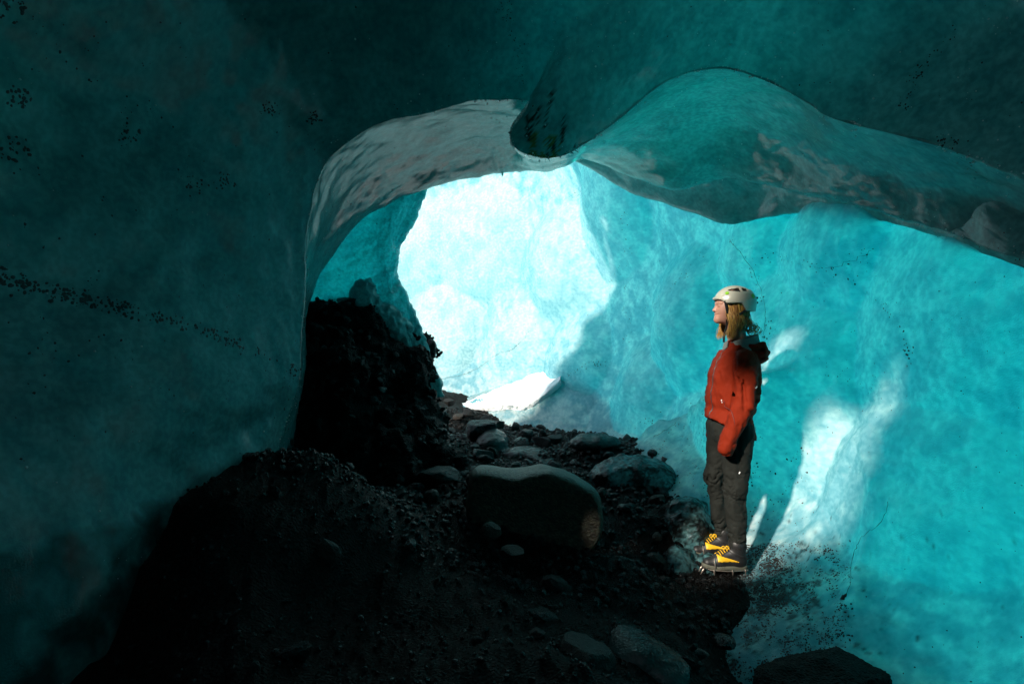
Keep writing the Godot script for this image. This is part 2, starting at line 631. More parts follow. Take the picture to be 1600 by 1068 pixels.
func arch_tint(p: Vector3, _n := Vector3.ZERO) -> Color:
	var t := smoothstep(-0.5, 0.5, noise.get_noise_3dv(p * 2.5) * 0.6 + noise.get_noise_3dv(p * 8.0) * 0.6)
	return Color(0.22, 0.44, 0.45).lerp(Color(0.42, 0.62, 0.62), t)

func no_move(_p: Vector3, _n: Vector3) -> float:
	return 0.0

func white(_p: Vector3, _n: Vector3) -> Color:
	return Color(1, 1, 1)

func ground_y(x: float, z: float) -> float:
	var s := 0.0
	var w := 0.0
	for g in ground_pts:
		var dx := g.x - x
		var dz := g.z - z
		var k := 1.0 / pow(dx * dx + dz * dz + 0.02, 1.7)
		s += g.y * k
		w += k
	return s / w

func ground_relief(x: float, z: float) -> float:
	return 0.05 * noise.get_noise_2d(x * 1.6, z * 1.6) + 0.035 * absf(noise.get_noise_2d(x * 5.0 + 9.0, z * 5.0)) + 0.008 * fine.get_noise_2d(x * 22.0, z * 22.0)

func floor_at(x: float, z: float) -> float:
	return ground_y(x, z) + ground_relief(x, z)

func build_setting():
	# ---- the wide glacier outside
	var plain_mesh := PlaneMesh.new()
	plain_mesh.size = Vector2(2400, 2400)
	var plain_node := mesh_node("glacier_plain", plain_mesh, M.snow)
	plain_node.position.y = -5.0
	structure(plain_node)

	# ---- vault of the cave: outer end, middle, brow, then back under the arch to its inner lip
	var brow := PackedVector3Array()
	var brow_in := PackedVector3Array()
	var brow_out := PackedVector3Array()
	var under := PackedVector3Array()
	var lip := PackedVector3Array()
	var lip_up := PackedVector3Array()
	var lip_top := PackedVector3Array()
	var middle := PackedVector3Array()
	var outer := PackedVector3Array()
	var behind := PackedVector3Array()
	var rear := PackedVector3Array()
	for k in VAULT.size():
		var r: Array = VAULT[k]
		var e1 := at(r[0], r[1], r[2])
		var e2 := at(r[3], r[4], r[5])
		var mid := at(r[6], r[7], r[8])
		var out := at(r[9], r[10], r[11])
		brow.append(e1)
		brow_in.append(e1.lerp(mid, 0.012))
		brow_out.append(at(r[0], r[1] - (4.0 if r[1] < 320 else 0.0), r[2] + 0.10))
		under.append(at((r[0] + r[3]) * 0.5, (r[1] + r[4]) * 0.5, (r[2] + r[5]) * 0.5 + (0.25 if r[1] < 420 else 0.0)))
		lip.append(e2)
		var up := Vector3(0, 1, -0.35) if k > 8 else Vector3(-0.7, 0.7, -0.3) if k > 4 else Vector3(-1, 0.1, -0.3)
		lip_up.append(e2 + up * 0.10 + Vector3(0, 0, -0.06))
		lip_top.append(e2 + up * (0.6 + 0.35 * fine.get_noise_1d(k * 0.6)) + Vector3(0, 0, -0.1))
		middle.append(mid)
		outer.append(out)
		behind.append(Vector3(out.x * 1.02, out.y, 1.2))
		rear.append(Vector3(out.x * 1.05, out.y, 4.6))
	var vault := mesh_node("ice_vault", sheet([rear, behind, outer, middle, brow_in, brow, brow_out, under, lip, lip_up, lip_top], 420, 320, Vector3(0, 1.2, -1.5), vault_move, vault_tint, "vault", in_added_crevasse), M.vault_ice)
	structure(vault)

	# ---- glowing wall, with its scallops and ridges
	var coarse := sheet(wall_rings(40), 200, 60, EYE, no_move, white, "coarse_wall")
	for s in SCALLOPS:
		var hit := on_surface("coarse_wall", s[0], s[1])
		if hit.size():
			scallops.append([hit[0], s[2], s[3]])
	for r in RIDGES:
		var line := []
		for p in r:
			var hit := on_surface("coarse_wall", p[0], p[1])
			if hit.size():
				line.append(hit[0])
		ridges.append(line)
	var wall := mesh_node("ice_wall", sheet(wall_rings(40), 680, 260, EYE, wall_move, wall_tint, "wall"), M.wall_ice)
	structure(wall)

	# ---- second, paler lip behind the first, and the roof that closes the cave above it
	var l0 := PackedVector3Array()
	var l1 := PackedVector3Array()
	var l2 := PackedVector3Array()
	var l3 := PackedVector3Array()
	var second := [[850,240,6.1],[880,247,6.1],[920,263,6.1],[985,300,5.9],[1050,320,5.55],[1130,346,5.1],[1165,345,4.95],[1195,339,4.75],[1240,333,4.5],[1320,334,4.05],[1420,356,3.5],[1520,390,3.05],[1640,436,2.65],[1900,540,2.1]]
	for k in second.size():
		var e := at(second[k][0], second[k][1], second[k][2])
		var t := (16.0 + k * 11.0 / (second.size() - 1)) / 27.0
		l0.append(along(lip_up, t) + Vector3(0, 0.02, 0))
		l1.append(along(lip_up, t).lerp(e, 0.5) + Vector3(0, 0.07, 0))
		l2.append(e)
		l3.append(e + Vector3(0.05, 0.5, -0.25))
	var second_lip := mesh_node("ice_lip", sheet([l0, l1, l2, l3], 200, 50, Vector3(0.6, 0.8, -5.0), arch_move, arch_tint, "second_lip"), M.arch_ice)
	structure(second_lip)
	var wr := wall_rings(60)
	var top: PackedVector3Array = wr[wr.size() - 1]
	var r0 := PackedVector3Array()
	var r1 := PackedVector3Array()
	var r2 := PackedVector3Array()
	for k in 16:
		var t := float(k) / 15.0
		var a := along(top, lerpf(0.27, 1.0, t))
		var b := along(lip_top, lerpf(0.33, 1.0, t))
		if k == 15:
			b = Vector3(1.6, 3.2, 4.6)
		r0.append(a); r2.append(b)
		r1.append(a.lerp(b, 0.5) + Vector3(0, 0.25, 0))
	structure(mesh_node("ice_roof", sheet([r0, r1, r2], 100, 30, Vector3(1.0, 1.0, -5.0), vault_move, wall_tint), M.wall_ice))

	# ---- end of the passage behind the camera
	var back := []
	for y in [-1.5, 0.5, 2.0, 4.2]:
		var ring := PackedVector3Array()
		for x in [-3.0, -1.5, 0.0, 1.5, 3.5]:
			ring.append(Vector3(x, y, 4.4 + 0.2 * sin(x * 2.0 + y)))
		back.append(ring)
	structure(mesh_node("ice_back_wall", sheet(back, 40, 40, Vector3(0, 1, 0), vault_move, vault_tint), M.blocker))

	# ---- unseen bank added behind on the right to keep outside light off
	blocker("light_blocking_bank", [[3.0,-1.8],[2.9,2.4],[2.4,3.3],[3.6,3.9],[6.5,2.0],[8.0,-1.8]], 0.8, 6.5)
	shade_cover()

	# ---- floor of black gravel
	for g in [[690,640,7.8],[760,682,6.8],[850,692,6.2],[950,692,5.8],[1050,702,5.3],[1105,740,4.7],[1140,820,4.1],[1140,884,3.75],[1215,880,3.75],[1090,800,4.1],[1060,790,4.2],[900,760,4.7],[1000,740,4.8],[800,755,4.6],[840,890,3.4],[960,890,3.3],[700,760,4.6],[600,760,4.4],[500,760,4.0],[600,1000,2.4],[1000,1000,2.5],[800,1068,2.0],[300,772,2.65],[225,870,2.35],[165,1040,2.1],[435,712,3.2],[360,745,2.8],[640,610,9.0],[560,640,5.6],[480,640,5.0],[1100,960,3.2]]:
		ground_pts.append(at(g[0], g[1], g[2]))
	for g in [[-1.7,0.0,-1.7],[-0.3,0.1,-0.8],[-1.5,-0.2,-1.0],[1.0,0.2,-0.8],[0,0.35,1.5],[-1.5,0.5,2.0],[1.5,0.3,2.0],[0,0.35,4.5],[2.6,-0.6,-3.0],[1.62,0.02,-3.62],[1.72,0.03,-3.85],[1.3,0.0,-3.52],[1.5,0.0,-3.95],[1.25,-0.32,-3.0],[1.2,-0.25,-2.5],[1.65,-0.4,-3.5],[1.3,-0.1,-2.0],[2.9,-0.3,-4.5],[2.2,0.0,-6.0],[1.6,0.25,-8.5],[-4.5,0.9,-8.5],[-3.5,0.9,-5.5],[-2,0.9,-12],[-7,0.6,-9],[-7,0.6,-13],[2.4,-0.4,-1.0],[2,0.4,-11]]:
		ground_pts.append(Vector3(g[0], g[1], g[2]))
	var gv := PackedVector3Array()
	var gi := PackedInt32Array()
	var gx := 260
	var gz := 300
	for i in gx + 1:
		for j in gz + 1:
			var x := lerpf(-8.0, 1.95, pow(float(i) / gx, 0.6))
			var z := lerpf(4.8, -14.0, pow(float(j) / gz, 1.3))
			gv.append(Vector3(x, floor_at(x, z), z))
	for i in gx:
		for j in gz:
			var a := i * (gz + 1) + j
			var b := a + gz + 1
			gi.append_array([a, a + 1, b, a + 1, b + 1, b])
	var gm := solid(gv, gi)
	if (gm.surface_get_arrays(0)[Mesh.ARRAY_NORMAL][500] as Vector3).y < 0:
		for i in range(0, gi.size(), 3):
			var t := gi[i + 1]
			gi[i + 1] = gi[i + 2]
			gi[i + 2] = t
		gm = solid(gv, gi)
	structure(mesh_node("gravel_floor", gm, M.gravel))

func arch_move(p: Vector3, _n: Vector3) -> float:
	return 0.03 * noise.get_noise_3dv(p * 1.3 + Vector3(3, 8, 3)) + 0.008 * noise.get_noise_3dv(p * 5.0) + 0.003 * fine.get_noise_3dv(p * 14.0)

# Unseen crevasse behind the camera, added and shaped to sun the wall and person.
const BEAM := [[0.515,-0.1],[0.50,0.55],[0.62,0.55],[0.64,0.2],[1.0,0.3],[1.14,0.5],[1.14,1.95],[1.58,1.95],[1.56,1.3],[1.52,1.05],[1.72,0.98],[1.86,1.2],[2.2,0.9],[2.5,1.0],[2.7,0.78],[2.62,0.2],[2.4,-0.15],[1.9,-0.35],[1.3,-0.35],[1.2,0.1],[0.65,-0.1]]
func in_added_crevasse(p: Vector3) -> bool:
	if p.y < (1.6 if p.x < -1.2 else 1.95) or p.z > 3.0 or p.z < -2.3:
		return false
	if p.z < -0.2 and 534.0 + (p.y - EYE.y) / p.z * FOCAL > -25.0 and absf(p.x / p.z) * FOCAL < 840.0:
		return false
	var t := (p.z + 3.7) / SUN_FROM.z
	var q := Vector2(p.x - SUN_FROM.x * t, p.y - SUN_FROM.y * t) + Vector2(noise.get_noise_3dv(p * 2.0), noise.get_noise_3dv(p * 2.0 + Vector3(5, 5, 5))) * 0.10
	var poly := PackedVector2Array()
	for b in BEAM:
		poly.append(Vector2(b[0], b[1]))
	return Geometry2D.is_point_in_polygon(q, poly)

# Unseen opaque cover added over the left and rear of the vault to darken them.
func shade_cover():
	var s: Array = SURF["vault"]
	var v: PackedVector3Array = s[0]
	var n: PackedVector3Array = s[1]
	var nu: int = s[3]
	var nv: int = s[4]
	var open: Dictionary = s[5]
	var out := PackedVector3Array()
	out.resize(v.size())
	for i in v.size():
		out[i] = v[i] - n[i] * (0.40 + 0.10 * noise.get_noise_3dv(v[i] * 1.5))
	var idx := PackedInt32Array()
	for i in nu:
		for j in nv:
			var a := i * (nv + 1) + j
			var across := float(j) / nv
			if open.has(a) or across > 0.36 or (float(i) / nu > 10.0 / 27.0 and across > 0.21):
				continue
			var b := a + nv + 1
			idx.append_array([a, b, a + 1, a + 1, b, b + 1])
	# on over the brow to the top of the arch's lip
	var j0 := int(0.36 * nv)
	for i in int(nu * 10.0 / 27.0):
		var a := i * (nv + 1)
		var b := a + nv + 1
		var k := out.size()
		out.append_array([out[a + j0], out[b + j0], v[a + nv], v[b + nv]])
		idx.append_array([k, k + 1, k + 2, k + 2, k + 1, k + 3])
	structure(mesh_node("light_blocking_cover", solid(out, idx), M.blocker))
	# over the right side, an unseen second ice layer added to dim the ceiling
	var upper := PackedInt32Array()
	for i in range(int(nu * 10.0 / 27.0), nu):
		for j in range(int(0.21 * nv), int(0.36 * nv)):
			var a := i * (nv + 1) + j
			if open.has(a):
				continue
			var b := a + nv + 1
			upper.append_array([a, b, a + 1, a + 1, b, b + 1])
	var top_pts := out.duplicate()
	for i in range(int(nu * 10.0 / 27.0), nu):
		var a := i * (nv + 1)
		var b := a + nv + 1
		var k := top_pts.size()
		top_pts.append_array([out[a + j0], out[b + j0], v[a + nv] + Vector3(0, 0.1, 0), v[b + nv] + Vector3(0, 0.1, 0)])
		upper.append_array([k, k + 1, k + 2, k + 2, k + 1, k + 3])
	var tone := PackedColorArray()
	tone.resize(top_pts.size())
	for i in tone.size():
		tone[i] = wall_tint(top_pts[i], Vector3.UP)
	structure(mesh_node("added_dimming_ice", solid(top_pts, upper, tone), M.wall_ice))
	# sides of the added crevasse, from the ice below to the cover above
	var cv := PackedVector3Array()
	var ci := PackedInt32Array()
	for a in open:
		var w: int = nv + 1
		for e in [[a, a + 1, a - w], [a + w, a + w + 1, a + w], [a, a + w, a - 1], [a + 1, a + w + 1, a + 1]]:
			if open.has(e[2]):
				continue
			var k := cv.size()
			cv.append_array([v[e[0]], v[e[1]], out[e[1]], out[e[0]]])
			ci.append_array([k, k + 1, k + 2, k, k + 2, k + 3])
	if cv.size():
		var cc := PackedColorArray()
		cc.resize(cv.size())
		for i in cc.size():
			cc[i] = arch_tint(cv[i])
		structure(mesh_node("added_crevasse_side", solid(cv, ci, cc), M.vault_ice))

# A long bank added to block light: a closed profile in x and y drawn out along z, roughened.
func blocker(called: String, profile: Array, z0: float, z1: float):
	var v := PackedVector3Array()
	var idx := PackedInt32Array()
	var n := profile.size()
	var steps := 14
	for i in steps + 1:
		var z := lerpf(z0, z1, float(i) / steps)
		for p in profile:
			var q := Vector3(p[0], p[1], z)
			v.append(q + Vector3(noise.get_noise_3dv(q * 0.4), noise.get_noise_3dv(q * 0.4 + Vector3(5, 0, 0)), 0) * 0.25)
	for i in steps:
		for k in n:
			var a := i * n + k
			var b := i * n + (k + 1) % n
			idx.append_array([a, b, a + n, b, b + n, a + n])
	var poly := PackedVector2Array()
	for p in profile:
		poly.append(Vector2(p[0], p[1]))
	var tri := Geometry2D.triangulate_polygon(poly)
	for i in range(0, tri.size(), 3):
		idx.append_array([tri[i], tri[i + 1], tri[i + 2]])
		idx.append_array([steps * n + tri[i], steps * n + tri[i + 2], steps * n + tri[i + 1]])
	structure(mesh_node(called, outward(v, idx), M.blocker))

# ------------------------------------------------------------------ ice features
func loft(called: String, rows: Array, nu: int, nv: int, toward: Vector3, mat: Material, rough: float, tint: Callable, key := "", parent: Node = self) -> MeshInstance3D:
	var rings := []
	for r in rows:
		var ring := PackedVector3Array()
		for p in r:
			ring.append(at(p[0], p[1], p[2]))
		rings.append(ring)
	return mesh_node(called, sheet(rings, nu, nv, toward, func(p, _n): return rough * (noise.get_noise_3dv(p * 3.0) + 0.4 * noise.get_noise_3dv(p * 9.0) + 0.15 * fine.get_noise_3dv(p * 25.0)), tint, key), mat, parent)

func lump_tint(p: Vector3, _n := Vector3.ZERO) -> Color:
	var t := smoothstep(-0.25, 0.35, noise.get_noise_3dv(p * 5.0) * 0.7 + noise.get_noise_3dv(p * 30.0) * 0.6)
	return Color(0.015, 0.018, 0.018).lerp(Color(0.20, 0.48, 0.52), t)

func clear_tint(p: Vector3, _n := Vector3.ZERO) -> Color:
	var t := smoothstep(-0.4, 0.4, noise.get_noise_3dv(p * 4.0))
	return Color(0.02, 0.03, 0.03).lerp(Color(0.09, 0.13, 0.13), t)

func rim_tint(p: Vector3, _n := Vector3.ZERO) -> Color:
	var t := smoothstep(-0.4, 0.4, noise.get_noise_3dv(p * 3.0) * 0.7 + noise.get_noise_3dv(p * 10.0) * 0.5)
	return Color(0.20, 0.50, 0.53).lerp(Color(0.42, 0.68, 0.69), t)

# A rounded lump of ice or debris: balls joined smoothly, roughened.
func lump(balls: Array, rough: float, freq: float, cell: float, k: float, tint) -> Array:
	var lo := Vector3.ONE * 1e6
	var hi := -lo
	for b in balls:
		var r: Vector3 = b[1]
		lo = lo.min(b[0] - r * 1.25 - Vector3.ONE * rough)
		hi = hi.max(b[0] + r * 1.25 + Vector3.ONE * rough)
	var c := (lo + hi) * 0.5
	c.y = lo.y
	var f := func(q: Vector3) -> float:
		var p: Vector3 = q + c
		var d := 1e6
		for b in balls:
			d = smin(d, ell(p, b[0], b[1]), k)
		return d + rough * (noise.get_noise_3dv(p * freq) + 0.5 * noise.get_noise_3dv(p * freq * 2.7))
	var local_tint = null
	if tint != null:
		local_tint = func(q: Vector3) -> Color: return (tint as Callable).call(q + c)
	return [c, net_mesh(f, lo - c, hi - c, cell, local_tint)]

func lump_thing(called: String, balls: Array, rough: float, freq: float, cell: float, k: float, mat: Material, tint, label: String, category: String) -> MeshInstance3D:
	var r := lump(balls, rough, freq, cell, k, tint)
	var o := mesh_node(called, r[1], mat)
	o.position = r[0]
	tag(o, label, category)
	return o

func build_ice_features():
	# far left wall of the second chamber, ending in a clear rim
	var ys := [288, 294, 302, 340, 400, 445, 490, 530, 620]
	var rim_x := [644, 642, 640, 622, 606, 611, 624, 640, 670]
	var cols := [[430, 5.15], [490, 5.25], [540, 5.4], [585, 5.5]]
	var rows := []
	for c in cols:
		var r := []
		for k in ys.size():
			r.append([c[0] + (rim_x[k] - 620) * 0.35 * (c[0] - 430) / 155.0, ys[k], c[1]])
		rows.append(r)
	for c in [[-6, 5.5], [0, 5.52], [10, 5.56], [24, 5.62], [22, 5.7], [-15, 5.78]]:
		var r := []
		for k in ys.size():
			r.append([rim_x[k] + c[0] * (0.6 if k in [4, 5] else 1.0), 534.0 + (ys[k] - 534.0) * 5.6 / maxf(c[1], 5.6), c[1]])
		rows.append(r)
	structure(loft("far_ice_wall", rows, 160, 140, EYE, M.rim_ice, 0.05, rim_tint, "far_wall"))

	# ledge at the foot of the bright wall, sunlight painted on as a white cap
	var ledge := loft("ice_ledge", [
		[[700, 650, 8.6], [730, 622, 8.8], [790, 600, 8.9], [840, 575, 8.8], [885, 560, 8.5], [940, 570, 8.0]],
		[[715, 645, 8.0], [745, 634, 7.9], [790, 632, 7.7], [828, 632, 7.6], [872, 598, 7.7], [915, 588, 7.6]],
		[[722, 655, 7.9], [752, 648, 7.8], [800, 644, 7.6], [838, 645, 7.5], [885, 610, 7.6], [930, 602, 7.5]],
		[[740, 680, 7.7], [790, 690, 7.3], [850, 700, 7.0], [900, 700, 6.9], [960, 690, 6.8], [1010, 690, 6.5]],
		[[740, 730, 7.6], [790, 750, 7.2], [850, 760, 6.9], [900, 760, 6.8], [960, 750, 6.7], [1010, 750, 6.4]]], 120, 90, EYE + Vector3(0, 6, 0), M.wall_ice, 0.03, wall_tint, "ledge")
	tag(ledge, "blue ice ledge at the foot of the bright far wall, under the painted white patch", "ice ledge")
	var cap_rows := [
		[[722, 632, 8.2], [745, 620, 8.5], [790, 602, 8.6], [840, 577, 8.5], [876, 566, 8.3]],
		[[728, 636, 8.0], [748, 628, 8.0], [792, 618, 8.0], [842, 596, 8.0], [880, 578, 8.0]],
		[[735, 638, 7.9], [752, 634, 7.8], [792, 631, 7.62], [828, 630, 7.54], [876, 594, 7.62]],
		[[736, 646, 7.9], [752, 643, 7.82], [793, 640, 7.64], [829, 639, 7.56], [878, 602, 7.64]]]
	var snow := loft("painted_sun_patch", cap_rows, 120, 60, EYE + Vector3(0, 6, 0), M.snow, 0.035, white)  # white sheet standing in for sunlight on the ledge top
	tag(snow, "bright white patch painted as sunlight on top of the ice ledge", "snow")

	lump_thing("ice_mound", [[at(985, 745, 4.85), Vector3(0.33, 0.17, 0.26)], [at(1025, 752, 4.75), Vector3(0.16, 0.14, 0.2)]], 0.03, 5.0, 0.016, 0.1, M.lump_ice, lump_tint, "rounded hump of dirty blue ice rising out of the gravel left of the person", "ice mound")
	lump_thing("ice_hump", [[at(930, 692, 5.6), Vector3(0.24, 0.09, 0.2)]], 0.02, 6.0, 0.014, 0.1, M.lump_ice, clear_tint, "small dark glassy ice hump on the crest of the gravel", "ice hump")
	lump_thing("ice_slope", [[at(1075, 830, 4.05), Vector3(0.17, 0.24, 0.22)], [at(1060, 905, 3.75), Vector3(0.10, 0.2, 0.15)], [at(1105, 905, 3.8), Vector3(0.12, 0.15, 0.2)]], 0.04, 5.0, 0.016, 0.12, M.lump_ice, lump_tint, "grit covered blue ice slope beside the boots, dropping toward the camera", "ice slope")
	lump_thing("clear_ice_slab", [[at(770, 690, 6.0), Vector3(0.16, 0.12, 0.3)], [at(820, 712, 5.7), Vector3(0.22, 0.09, 0.2)], [at(850, 722, 5.5), Vector3(0.12, 0.05, 0.2)]], 0.025, 3.0, 0.014, 0.12, M.lump_ice, clear_tint, "long grey clear ice slab lying among the stones behind the boulder", "ice slab")
	lump_thing("fallen_ice_slab", [[at(985, 1015, 2.45), Vector3(0.10, 0.07, 0.16)], [at(1035, 1045, 2.35), Vector3(0.11, 0.06, 0.14)]], 0.015, 4.0, 0.01, 0.08, M.lump_ice, clear_tint, "dark clear ice slab lying in the near foreground beside a grey rock", "ice slab")
	lump_thing("drip_ice", [[at(590, 492, 5.45), Vector3(0.16, 0.14, 0.16)], [at(612, 508, 5.5), Vector3(0.16, 0.10, 0.12)], [at(570, 468, 5.4), Vector3(0.12, 0.18, 0.14)], [at(630, 520, 5.6), Vector3(0.10, 0.06, 0.1)]], 0.06, 4.0, 0.016, 0.08, M.rim_ice, rim_tint, "glassy melt-rounded ice lumps on top of the black debris mound", "ice lumps")
	var drop := tube(PackedVector3Array([at(785, 262, 5.55), at(785, 269, 5.55), at(785, 273, 5.55), at(785, 275, 5.55)]), PackedFloat32Array([0.012, 0.008, 0.011, 0.002]), 8)
	tag(mesh_node("water_drop", drop, M.rim_ice), "tiny drop hanging from the inner lip of the dark arch", "drop")

	# black debris mound in the mouth of the second chamber
	var mound := lump_thing("debris_mound", [[at(528, 560, 5.4), Vector3(0.52, 0.54, 0.5)], [at(598, 598, 5.6), Vector3(0.48, 0.48, 0.5)], [at(648, 549, 5.85), Vector3(0.20, 0.15, 0.2)], [at(600, 690, 5.4), Vector3(0.55, 0.55, 0.6)], [at(480, 640, 5.0), Vector3(0.7, 0.7, 0.6)], [at(560, 800, 5.0), Vector3(0.95, 0.9, 0.8)]], 0.13, 3.4, 0.03, 0.06, M.gravel, null, "tall black debris mound in front of the bright opening", "mound")
	var arrays := mound.mesh.surface_get_arrays(0)
	var mv: PackedVector3Array = arrays[Mesh.ARRAY_VERTEX]
	var mp := MultiMesh.new()
	mp.transform_format = MultiMesh.TRANSFORM_3D
	mp.mesh = rock_mesh(1, 62, 0.75, 7)
	mp.instance_count = 7000
	for i in mp.instance_count:
		var r := 0.006 + 0.030 * pow(rng.randf(), 4.0)
		mp.set_instance_transform(i, Transform3D(Basis.from_euler(Vector3(rng.randf() * 6, rng.randf() * 6, rng.randf() * 6)) * Basis.from_scale(Vector3(r * 1.2, r, r)), mv[rng.randi() % mv.size()]))
	var mg := MultiMeshInstance3D.new()
	mg.name = "gravel"
	mg.multimesh = mp
	mg.material_override = M.stone[0]
	mg.set_meta("kind", "stuff")
	mound.add_child(mg, true)

	build_grit()

# Dark grit frozen into or stuck on the ice: thousands of specks, one object on each surface.
var speck_mesh: ArrayMesh
func grit_on(key: String, owner_name: String, spots: Array):
	var mm := MultiMesh.new()
	mm.transform_format = MultiMesh.TRANSFORM_3D
	mm.mesh = speck_mesh
	var xf := []
	for s in spots:
		var hit := on_surface(key, s[0], s[1])
		if hit.is_empty():
			continue
		var p: Vector3 = hit[0]
		var n: Vector3 = hit[1]
		var t := n.cross(Vector3(rng.randf() - 0.5, rng.randf() - 0.5, rng.randf() - 0.5)).normalized()
		var b := n.cross(t)
		# spread off the vertex it was found on
		p += t * rng.randf_range(-0.02, 0.02) + b * rng.randf_range(-0.02, 0.02)
		var r: float = s[2] * 0.62
		xf.append(Transform3D(Basis(t * r * rng.randf_range(0.7, 1.6), n * r * 0.45, b * r), p))
	mm.instance_count = xf.size()
	for i in xf.size():
		mm.set_instance_transform(i, xf[i])
	var o := MultiMeshInstance3D.new()
	o.name = "grit"
	o.multimesh = mm
	o.material_override = M.grit
	o.set_meta("kind", "stuff")
	get_node(owner_name).add_child(o, true)

func along_line(line: Array, count: int, spread: float, r0: float, r1: float) -> Array:
	var out := []
	var pts := PackedVector3Array()
	for p in line:
		pts.append(Vector3(p[0], p[1], 0))
	for i in count:
		var t := rng.randf()
		# grit comes in clusters
		if fine.get_noise_2d(t * 40.0, float(line[0][0])) < -0.15:
			continue
		var p := along(pts, t)
		out.append([p.x + rng.randfn() * spread, p.y + rng.randfn() * spread, rng.randf_range(r0, r1)])
	return out

func patch_of(x0: float, y0: float, x1: float, y1: float, count: int, thresh: float, freq: float, r0: float, r1: float) -> Array:
	var out := []
	for i in count:
		var x := rng.randf_range(x0, x1)
		var y := rng.randf_range(y0, y1)
		if noise.get_noise_2d(x * freq, y * freq) > thresh:
			out.append([x, y, r0 + (r1 - r0) * pow(rng.randf(), 2.5)])
	return out

const WALL_SEAMS := [
	[[1140, 375], [1165, 405], [1185, 440], [1195, 480], [1196, 510], [1192, 530]],
	[[975, 330], [980, 380], [970, 420], [950, 450], [920, 490], [895, 495]],
	[[690, 592], [720, 585], [745, 575], [780, 550], [800, 545], [830, 515], [850, 500]],
	[[1170, 405], [1230, 405], [1290, 420], [1360, 395]],
	[[1290, 420], [1340, 440], [1380, 480], [1410, 520], [1420, 570]],
	[[880, 335], [895, 310], [905, 295]],
	[[980, 430], [975, 480], [985, 520], [960, 550]],
	[[1100, 395], [1080, 420], [1050, 450], [1010, 480]],
	[[700, 380], [690, 330], [705, 300]],
	[[880, 585], [920, 570], [950, 566]]]
const WALL_CRACKS := [
	[[1318, 936], [1328, 915], [1333, 870], [1345, 842], [1372, 820], [1384, 803], [1388, 785]],
	[[690, 592], [720, 586], [745, 576], [780, 552], [800, 546], [830, 516]],
	[[1020, 683], [1040, 672], [1066, 653], [1092, 630], [1112, 615]],
	[[1290, 420], [1325, 410], [1360, 394]],
	[[1140, 375], [1165, 405], [1185, 440], [1195, 480], [1196, 510], [1192, 530]]]

